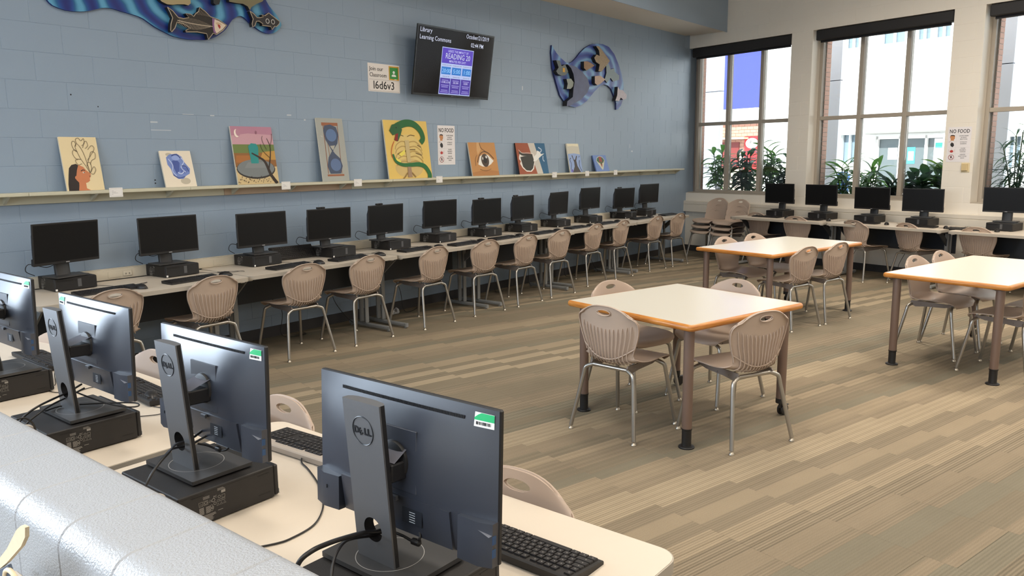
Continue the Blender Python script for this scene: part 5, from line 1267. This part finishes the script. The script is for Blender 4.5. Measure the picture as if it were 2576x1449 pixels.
o = flat_art(scn, 'slide', .515, .506, [('poly', EL, R4(0, 1, 0, 1)), ('poly', EP, R4(.015, .985, .665, .985)), ('poly', EB, R4(.03, .32, .43, .59)), ('poly', EB, R4(.355, .65, .43, .59)), ('poly', EB, R4(.685, .975, .43, .59)),
    ('poly', emis(62, 34, 150), R4(.015, .325, .02, .35)), ('poly', emis(62, 34, 150), R4(.34, .655, .02, .35)), ('poly', emis(62, 34, 150), R4(.67, .985, .02, .35))]
    + [('poly', emis(150, 140, 210), R4(.05+.33*c+.02*(k % 2), .29+.33*c-.02*(k % 2), .045+.036*k, .062+.036*k)) for c in range(3) for k in (0, 1, 3, 4, 7)], -.001, .0002)
SX = .028; o.location = (SX, 0, -.338)
def st_(s, size, dx, fr, m, w_): return tvt(s, size, SX+dx, .168-fr*.506-size*.36, al='CENTER', m=m, fit=w_)
st_("HERE'S THE IMPACT OF", .036, 0, .075, emis(196, 196, 236), .33); st_('READING 20', .082, 0, .175, WT, .40); st_('MINUTES PER DAY!', .036, 0, .285, emis(196, 196, 236), .27)
for s_, x, w_ in (('20:00', -.167, .135), ('5:00', .0, .115), ('1:00', .168, .10)): st_(s_, .062, x, .49, emis(150, 205, 250), w_)
for s_, x, w_ in (('1.8 MILLION', -.167, .14), ('282,000', .0, .09), ('8,000', .168, .065)): st_(s_, .030, x, .735, emis(206, 200, 240), w_)
for x in (-.167, .0, .168):
    st_('A student who reads', .0145, x, .37, emis(60, 60, 80), .145); st_('minutes per day', .0145, x, .612, emis(60, 60, 80), .11)
for o in scn.children:
    if o.name.startswith('lettering'): o.location.y = -.0062

# ------------------------------------------------------------ notices
t = thing('notice_sheet', 'white notice reading Join our Classroom with a green chalkboard emblem', 'sign', (3.559, -.0005, 2.342), 0)
q = MB(); q.box((-.22, -.0015, 0), (.22, 0, .284)); q.build('sheet', t, pc(236, 230, 226), smooth=False)
text(t, 'Join our', .058, (-.200, -.0025, .212), M_INK); text(t, 'Classroom', .058, (-.200, -.0025, .150), M_INK, sx=.93); text(t, 'l6d6v3', .115, (-.155, -.0025, .030), M_INK, sx=.98, bold=.0006)
flat_art(t, 'emblem', .44, .284, [('poly', (214, 160, 50), R4(.655, .98, .455, .955)), ('poly', (60, 150, 74), R4(.685, .95, .50, .91)), ('ell', (246, 246, 244), .815, .74, .035, .052), ('poly', (246, 246, 244), [(.745, .585), (.885, .585), (.885, .63), (.85, .665), (.78, .665), (.745, .63)]), ('poly', (246, 246, 244), R4(.83, .90, .478, .498)),
    ('line', (110, 104, 104), .0018, [(.035, .035), (.975, .035), (.975, .43), (.035, .43), (.035, .033)])], -.0015, .0002)
def nofood(label, loc, rz, W=.286, Hh=.442):
    t = thing('notice_sheet', label, 'sign', loc, rz, 'no food notices')
    q = MB(); q.box((-W/2, -.0015, 0), (W/2, 0, Hh)); q.build('sheet', t, pc(238, 234, 236), smooth=False)
    text(t, 'NO FOOD', .066, (0, -.0022, Hh-.075), M_INK, align='CENTER', sx=.80, bold=.0006)
    y = Hh-.118
    for ls in (('CAUSES SEVERE', 'ALLERGIC', 'REACTIONS'), ('ATTRACTS', 'RODENTS'), ('CAUSES', 'PROPERTY', 'DAMAGE'), ('CREATES', 'MESSY WORK', 'AREAS')):
        for k, s_ in enumerate(ls): text(t, s_, .0185, (.055, -.0022, y-.0215*k), pc(90, 88, 92), align='CENTER', sx=.9)
        y -= .079
    u = 1/Hh
    it = [('line', (200, 196, 196), .001, [(.03, (Hh-.100-.079*k)/Hh), (.97, (Hh-.100-.079*k)/Hh)]) for k in range(5)]+[('line', (200, 196, 196), .001, [(.38, .05), (.38, (Hh-.1)/Hh)])]
    it += [('poly', (206, 144, 96), [(.12, .615), (.14, .64), (.13, .67), (.10, .70), (.10, .73), (.18, .77), (.28, .76), (.31, .73), (.31, .67), (.27, .64), (.28, .61)]), ('poly', (52, 34, 28), [(.10, .72), (.12, .765), (.20, .78), (.30, .765), (.31, .735), (.22, .75), (.13, .745)]),
           ('poly', (50, 48, 50), [(.20, .565), (.28, .53), (.30, .47), (.24, .425), (.15, .46), (.13, .52)]), ('line', (150, 90, 80), .003, [(.20, .56), (.12, .585), (.06, .565)], 3),
           ('ell', (190, 66, 62), .21, .305, .075, .037), ('line', (190, 100, 96), .002, [(.10, .28), (.08, .36)]), ('line', (190, 100, 96), .002, [(.32, .27), (.34, .36)]), ('line', (190, 100, 96), .002, [(.21, .35), (.21, .38)]),
           ('ell', (150, 50, 50), .21, .135, .125, .078), ('ell', (238, 234, 236), .21, .135, .105, .065), ('ell', (50, 40, 42), .21, .165, .026, .016), ('poly', (50, 40, 42), [(.18, .15), (.24, .15), (.26, .09), (.22, .12), (.17, .09)]), ('line', (150, 50, 50), .004, [(.13, .18), (.29, .09)])]
    flat_art(t, 'print', W, Hh, it, -.0015, .0001)
nofood('white NO FOOD notice on the blue wall between the snake and eye canvases', (4.480, -.0005, 1.579), 0)
p = wp(4.543, -.0005, 1.540); nofood('white NO FOOD notice on the cream pier between two windows', tuple(p), RZW)
t = thing('wall_switch', 'cream square wall control below the pier notice', 'switch', tuple(wp(4.648, -.0005, 1.47)), RZW)
q = MB(); q.box((-.052, -.006, -.062), (.052, 0, .058), ch=.003); q.build('back_box', t, pc(222, 206, 168)); q = MB(); q.box((-.045, -.022, -.042), (.030, -.006, .050), ch=.004); q.build('cover', t, pc(214, 192, 146))
# small holes and scuffs in the wall paint
q = MB()
for x, z, r in ((.62, 2.07, .005), (.43, 2.15, .006), (1.02, 1.50, .006), (1.02, 1.475, .006)): q.lathe([(r, 0), (r, .0006)], n=8, M=Matrix.Translation((x, -.0001, z)) @ Matrix.Rotation(PI/2, 4, 'X'))
q.build('screw_hole', wall_blue, M_INK, smooth=False)
q = MB()
for x, z, w_, h_ in ((1.30, 2.035, .10, .005), (1.02, 1.90, .17, .006), (1.02, 1.96, .06, .012), (1.55, 2.03, .04, .010), (2.33, 2.06, .05, .012), (2.52, 2.02, .02, .014), (8.6, 1.78, .012, .06), (8.65, 1.72, .05, .02), (5.9, 2.5, .02, .05)): q.box((x, -.0005, z), (x+w_, .0001, z+h_))
q.build('paint_scuff', wall_blue, pc(196, 204, 210, .6), smooth=False)

# ------------------------------------------------------------ sea-life wall reliefs
def paintwave(name, dark, mid, light, purple, sc_):
    m = bpy.data.materials.new(name); m.use_nodes = True; nt = m.node_tree; b_ = nt.nodes['Principled BSDF']; b_.inputs['Roughness'].default_value = .35
    tc = nt.nodes.new('ShaderNodeTexCoord'); mp = nt.nodes.new('ShaderNodeMapping'); mp.inputs['Scale'].default_value = (1, 1, 1.6)
    w_ = nt.nodes.new('ShaderNodeTexWave'); w_.wave_type = 'RINGS'; w_.rings_direction = 'Y'; w_.inputs['Scale'].default_value = sc_; w_.inputs['Distortion'].default_value = 5; w_.inputs['Detail'].default_value = 3; w_.inputs['Detail Scale'].default_value = .8
    cr = nt.nodes.new('ShaderNodeValToRGB'); e = cr.color_ramp; e.elements[0].color = (*dark, 1); e.elements[1].color = (*light, 1); e.elements[1].position = .97
    x = e.elements.new(.35); x.color = (*purple, 1); x = e.elements.new(.6); x.color = (*mid, 1)
    nt.links.new(tc.outputs['Object'], mp.inputs[0]); nt.links.new(mp.outputs[0], w_.inputs['Vector']); nt.links.new(w_.outputs['Fac'], cr.inputs[0]); nt.links.new(cr.outputs[0], b_.inputs['Base Color']); return m
MW1 = paintwave('ocean_wave_paint', rgb(24, 40, 120), rgb(26, 98, 150), rgb(96, 168, 206), rgb(24, 74, 150), 1.6)
MW2 = paintwave('pale_wave_paint', rgb(50, 62, 140), rgb(88, 104, 172), rgb(118, 164, 206), rgb(60, 96, 168), 1.5)
M_EDGE = pc(30, 30, 34, .6)
def cutout(parent, name, pts, y0, y1, face, edge=M_EDGE, o=(0, 0)):
    """flat board cut to an outline, face towards the room"""
    n = len(pts); P = [(a-o[0], b_-o[1]) for a, b_ in pts]; q = MB()
    q.add([(a, y1, c) for a, c in P], [tuple(range(n))], face)
    q.add([(a, y0, c) for a, c in P]+[(a, y1+.0002, c) for a, c in P], [tuple(range(n))]+[(i, (i+1) % n, (i+1) % n+n, i+n) for i in range(n)], edge)
    ob = q.build(name, parent, smooth=False); tri_ok(ob); return ob
def outline(parent, pts, y, w_, m_, o=(0, 0), name='outline'):
    q = MB(); q.tube([(a-o[0], y, c-o[1]) for a, c in pts+[pts[0]]], w_, m_, n=4, cap=False); return q.build(name, parent, smooth=False)
def spl(pts, k=3):
    v = smooth_path([(a, 0, c) for a, c in pts+[pts[0]]], k)[:-1]; return [(p.x, p.z) for p in v]
o1 = (1.4, 2.9)
r1 = thing('wave_relief', 'deep blue wave board with skeleton fish, high on the blue wall', 'wall art', (o1[0], 0, o1[1]))
wave1 = [(0.324, 2.807), (0.356, 2.775), (0.448, 2.752), (0.538, 2.756), (0.61, 2.77), (0.7, 2.802), (0.774, 2.811), (0.849, 2.799), (0.955, 2.783), (1.023, 2.764), (1.109, 2.714), (1.204, 2.676), (1.27, 2.655), (1.39, 2.645), (1.478, 2.653), (1.551, 2.659), (1.645, 2.695), (1.724, 2.75), (1.766, 2.797), (1.808, 2.852), (1.856, 2.884), (1.888, 2.895), (1.926, 2.886), (1.983, 2.846), (2.052, 2.807), (2.111, 2.783), (2.181, 2.777), (2.246, 2.802), (2.3, 2.85), (2.306, 2.885), (2.256, 2.959), (2.19, 3.019), (2.142, 3.097), (2.108, 3.193), (1.898, 3.292), (1.357, 3.292), (0.868, 3.174), (0.508, 3.028), (0.304, 2.872)]
cutout(r1, 'wave_board', spl(wave1, 2), -.002, -.025, MW1, pc(30, 50, 120), o1)
TAN = pc(196, 178, 154); DKF = pc(44, 38, 34)
def fish(parent, name, pts, o, y0=-.025, y1=-.07, face=None, rim=TAN, rw=.0035):
    f = cutout(parent, name, pts, y0, y1, face or DKF, M_EDGE, o)
    if rim: outline(f, pts, y1-.001, rw, rim, o)
    return f
f1 = [(1.203, 2.872), (1.246, 2.848), (1.288, 2.803), (1.334, 2.799), (1.382, 2.813), (1.356, 2.842), (1.403, 2.841), (1.425, 2.827), (1.446, 2.853), (1.472, 2.872), (1.484, 2.908), (1.531, 2.881), (1.576, 2.844), (1.65, 2.829), (1.725, 2.792), (1.684, 2.747), (1.62, 2.705), (1.591, 2.713), (1.542, 2.657), (1.531, 2.702), (1.444, 2.707), (1.348, 2.696), (1.345, 2.707), (1.389, 2.731), (1.33, 2.758), (1.275, 2.764), (1.253, 2.715), (1.223, 2.682), (1.215, 2.694), (1.223, 2.745), (1.241, 2.793), (1.222, 2.837)]
F = fish(r1, 'skeleton_fish', f1, o1)
bone = []
sp_ = [(1.28+.31*i/12, 2.779-.006*math.sin(i/12*PI)-(i/12)*.012) for i in range(13)]
bone.append(('line', (206, 190, 168), .006, sp_))
for i in range(2, 26):
    x = 1.28+.31*i/26; z = 2.779-.012*i/26; h = .052*math.sin(PI*min(1, (i+3)/30)); bone.append(('line', (196, 180, 160), .0026, [(x, z), (x-.012, z-h*.6), (x-.022, z-h)])); bone.append(('line', (186, 170, 150), .0020, [(x, z), (x-.010, z+h*.7)]))
for i in range(9): bone.append(('line', (176, 160, 142), .0018, [(1.455+.012*i, 2.845), (1.478+.011*i, 2.893-.006*i)]))
def abs_art(parent, name, items, y, o):
    its = []
    for it in items:
        if it[0] == 'line': its.append((it[0], it[1], it[2], [(a-o[0]+.5, c-o[1]) for a, c in it[3]])+tuple(it[4:]))
        else: its.append((it[0], it[1], [(a-o[0]+.5, c-o[1]) for a, c in it[2]]))
    ob = flat_art(parent, name, 1, 1, its, y, .00006); tri_ok(ob); return ob
abs_art(F, 'bones', bone, -.0705, o1)
abs_art(F, 'head', [('poly', (146, 104, 150), [(1.59, 2.835), (1.625, 2.828), (1.61, 2.77), (1.618, 2.71), (1.593, 2.722), (1.588, 2.78)]), ('poly', (226, 208, 188), [(1.612, 2.828), (1.649, 2.82), (1.715, 2.791), (1.679, 2.753), (1.621, 2.714), (1.607, 2.74), (1.604, 2.79)]), ('poly', (206, 176, 140), [(1.618, 2.80), (1.635, 2.806), (1.668, 2.800), (1.676, 2.785), (1.655, 2.792), (1.63, 2.786)]), ('poly', (168, 52, 44), [(1.637, 2.79), (1.657, 2.788), (1.663, 2.771), (1.653, 2.753), (1.638, 2.773)])], -.0725, o1)
f2 = [(1.958, 2.94), (1.995, 2.922), (2.025, 2.894), (2.052, 2.895), (2.092, 2.909), (2.074, 2.923), (2.109, 2.92), (2.15, 2.949), (2.166, 2.939), (2.204, 2.918), (2.259, 2.888), (2.252, 2.866), (2.221, 2.839), (2.204, 2.841), (2.174, 2.808), (2.162, 2.834), (2.075, 2.833), (2.082, 2.848), (2.045, 2.866), (2.017, 2.861), (1.998, 2.82), (1.976, 2.81), (1.972, 2.835), (1.986, 2.877)]
F2 = fish(r1, 'small_fish', f2, o1, face=pc(52, 48, 50))
for x in (2.130, 2.186):
    q = MB(); q.tube([(x-o1[0]+.017*C_(2*PI*k/18), -.0735, 2.876-o1[1]+.019*S_(2*PI*k/18)) for k in range(19)], .0032, pc(214, 210, 204), n=4, cap=False); q.build('ring_mark', F2, smooth=False)
fish(r1, 'yellow_fish', [(1.128, 2.936), (1.161, 2.907), (1.204, 2.893), (1.25, 2.895), (1.287, 2.904), (1.352, 2.913), (1.385, 2.909), (1.408, 2.929), (1.407, 2.954), (1.395, 2.978), (1.258, 2.992), (1.157, 2.964)], o1, face=pc(176, 158, 120), rim=None)
fish(r1, 'dark_fish', [(1.615, 3.014), (1.615, 2.958), (1.634, 2.947), (1.665, 2.956), (1.677, 2.984), (1.675, 3.023)], o1, face=pc(44, 48, 52), rim=None)
fish(r1, 'grey_turtle', [(1.756, 3.03), (1.763, 2.991), (1.841, 2.989), (1.893, 2.992), (1.94, 2.976), (1.959, 2.946), (1.977, 2.976), (2.033, 3.011), (2.09, 3.037), (2.126, 3.079), (2.035, 3.102), (1.847, 3.079)], o1, face=pc(128, 120, 92), rim=None)
o2 = (7.4, 2.8)
r2 = thing('wave_relief', 'pale blue curling wave board with a dark whale and small fish', 'wall art', (o2[0], 0, o2[1]))
wave2 = [(6.512, 3.111), (6.499, 3.01), (6.525, 2.819), (6.614, 2.63), (6.698, 2.477), (6.826, 2.372), (6.942, 2.34), (7.06, 2.333), (7.195, 2.363), (7.362, 2.437), (7.548, 2.573), (7.707, 2.667), (7.804, 2.688), (7.903, 2.679), (8.004, 2.633), (8.091, 2.525), (8.145, 2.44), (8.147, 2.343), (8.198, 2.35), (8.284, 2.411), (8.334, 2.502), (8.349, 2.609), (8.346, 2.742), (8.29, 2.87), (8.2, 3.003), (8.078, 3.139), (7.926, 3.227), (7.762, 3.248), (7.602, 3.241), (7.446, 3.213), (7.294, 3.149), (7.174, 3.072), (7.085, 3.0), (6.998, 2.944), (6.911, 2.909), (6.825, 2.922), (6.712, 2.967), (6.615, 3.021), (6.546, 3.076)]
cutout(r2, 'wave_board', wave2, -.002, -.028, MW2, pc(40, 50, 100), o2)
M_WH = mat('whale_paint', rgb(84, 88, 118), .5, var=.35, vscale=9)
fish(r2, 'whale', [(6.767, 2.881), (6.853, 2.876), (6.969, 2.865), (7.117, 2.813), (7.253, 2.733), (7.315, 2.63), (7.255, 2.536), (7.09, 2.429), (6.942, 2.382), (6.826, 2.337), (6.755, 2.333), (6.769, 2.398), (6.898, 2.46), (6.912, 2.565), (6.941, 2.663), (6.911, 2.765), (6.853, 2.84)], o2, -.028, -.10, M_WH, rim=None)
def speck(name, c, v): return mat(name, rgb(*c), .6, var=v, vscale=60)
for nm_, pts, fc in (('dark_fish', [(6.531, 2.915), (6.613, 2.918), (6.655, 2.848), (6.739, 2.878), (6.81, 2.789), (6.74, 2.737), (6.655, 2.727), (6.572, 2.74), (6.531, 2.776), (6.586, 2.827)], pc(104, 112, 112)),
    ('face_fish', [(6.768, 2.692), (6.875, 2.703), (6.97, 2.633), (6.869, 2.567), (6.775, 2.561), (6.797, 2.63)], pc(150, 158, 150)), ('brown_fish', [(7.19, 2.956), (7.281, 2.963), (7.373, 2.947), (7.459, 2.921), (7.358, 2.88), (7.252, 2.839), (7.191, 2.867)], speck('brown_speck', (150, 120, 92), .5)),
    ('patterned_fish', [(7.494, 3.191), (7.572, 3.195), (7.636, 3.16), (7.866, 3.021), (7.769, 2.946), (7.642, 2.852), (7.562, 2.854), (7.592, 2.948), (7.497, 2.973), (7.449, 3.027), (7.511, 3.078), (7.59, 3.064), (7.573, 3.137)], speck('tan_speck', (156, 138, 112), .55)),
    ('pink_fish', [(7.468, 2.777), (7.61, 2.795), (7.748, 2.75), (7.612, 2.682), (7.533, 2.656), (7.47, 2.681)], speck('pink_speck', (190, 166, 150), .4)), ('pale_fish', [(7.826, 2.984), (7.883, 3.006), (7.951, 2.909), (8.052, 2.934), (8.07, 2.884), (8.191, 2.841), (8.192, 2.78), (8.022, 2.743), (7.954, 2.79), (7.856, 2.715), (7.789, 2.753), (7.837, 2.85)], pc(142, 158, 166)),
    ('white_fish', [(8.092, 2.67), (8.144, 2.629), (8.231, 2.63), (8.355, 2.562), (8.339, 2.508), (8.252, 2.49), (8.181, 2.518), (8.131, 2.463), (8.028, 2.466), (8.078, 2.547)], speck('white_speck', (196, 190, 200), .45))):
    fish(r2, nm_, pts, o2, -.028, -.085 if nm_ != 'pale_fish' else -.045, fc, rim=None)
q = MB(); q.box((6.68-o2[0], -.087, 2.775-o2[1]), (6.73-o2[0], -.085, 2.83-o2[1])); q.build('orange_patch', r2, pc(206, 158, 60), smooth=False)

# ------------------------------------------------------------ odds and ends
# paperback on the camera side of the half wall
M_PG = mat('book_paper', rgb(222, 206, 176), .8, var=.06, vscale=60)
bk_ = thing('paperback_book', 'curled paperback with cream page edges standing at the camera side of the half wall', 'book', (-1.80, -5.0, .905), 0)
pg = [(-5.054, 1.110), (-5.071, 1.112), (-5.066, 1.095), (-5.044, 1.073), (-4.970, 1.021), (-4.936, 1.0), (-4.80, .93), (-4.80, .95), (-4.942, 1.021), (-4.979, 1.048), (-5.033, 1.097)]
cv = [(-4.972, 1.018), (-5.01, .97), (-4.99, .906), (-4.80, .906), (-4.80, .932), (-4.936, .998)]
for k in range(4):
    q = MB(); q.prism([(y+5.0, z-.905) for y, z in pg], 'x', .0016*k, .0016*k+.0013); q.build('page', bk_, M_PG, smooth=False)
q = MB(); q.prism([(y+5.0, z-.905) for y, z in cv], 'x', .001, .006); q.build('cover', bk_, pc(70, 84, 104), smooth=False)
rg = thing('low_table', 'low pale table holding the paperback at the camera side of the half wall', 'table', (-1.86, -4.95, 0), 0)
q = MB(); q.box((-.14, -.20, .86), (.14, .20, .90), ch=.004); q.build('top', rg, pc(190, 180, 164)); q = MB(); q.box((-.12, -.16, 0), (.12, .16, .86)); q.build('body', rg, pc(150, 140, 128), smooth=False)
rw = thing('bangle', 'pale ring lying beside the paperback', 'ring', (-1.80, -4.985, .990), 0)
q = MB(); q.tube([(.0, .030*C_(a), .022*S_(a)) for a in [2*PI*k/24 for k in range(25)]], .004, n=8, cap=False); q.build('ring', rw, pc(220, 202, 170), ang=60)
# crumpled paper under the wall desks
pp = thing('crumpled_paper', 'crumpled scrap of patterned white paper on the carpet under the third desk', 'paper', (3.43, -.20, 0), .3)
q = MB(); rr = random.Random(8); q.add([(C_(a)*.06*rr.uniform(.5, 1.2), S_(a)*.05*rr.uniform(.5, 1.2), rr.uniform(.005, .07)) for a in [2*PI*k/9 for k in range(9)]]+[(0, 0, .03), (.02, .01, .085)], [(i, (i+1) % 9, 9) for i in range(9)]+[(i, (i+1) % 9, 10) for i in range(0, 9, 2)]); q.build('sheet', pp, M_WHITE, smooth=False)
# flat ruler-like strip lying on the window desks and a stray white adapter
t = thing('wooden_strip', 'thin brown strip lying across the gap of the window desks', 'strip', tuple(wp(4.78, -.62, .738)), RZW+R(28))
q = MB(); q.box((-.10, -.008, 0), (.30, .008, .004), ch=.001); q.build('strip', t, pc(96, 78, 62))
q = MB()
for x, w_ in ((-.06, .05), (.22, .04)): q.box((x, -.0085, .004), (x+w_, .0085, .0046))
q.build('end_mark', t, pc(150, 130, 108), smooth=False)
bpy.context.view_layer.update()
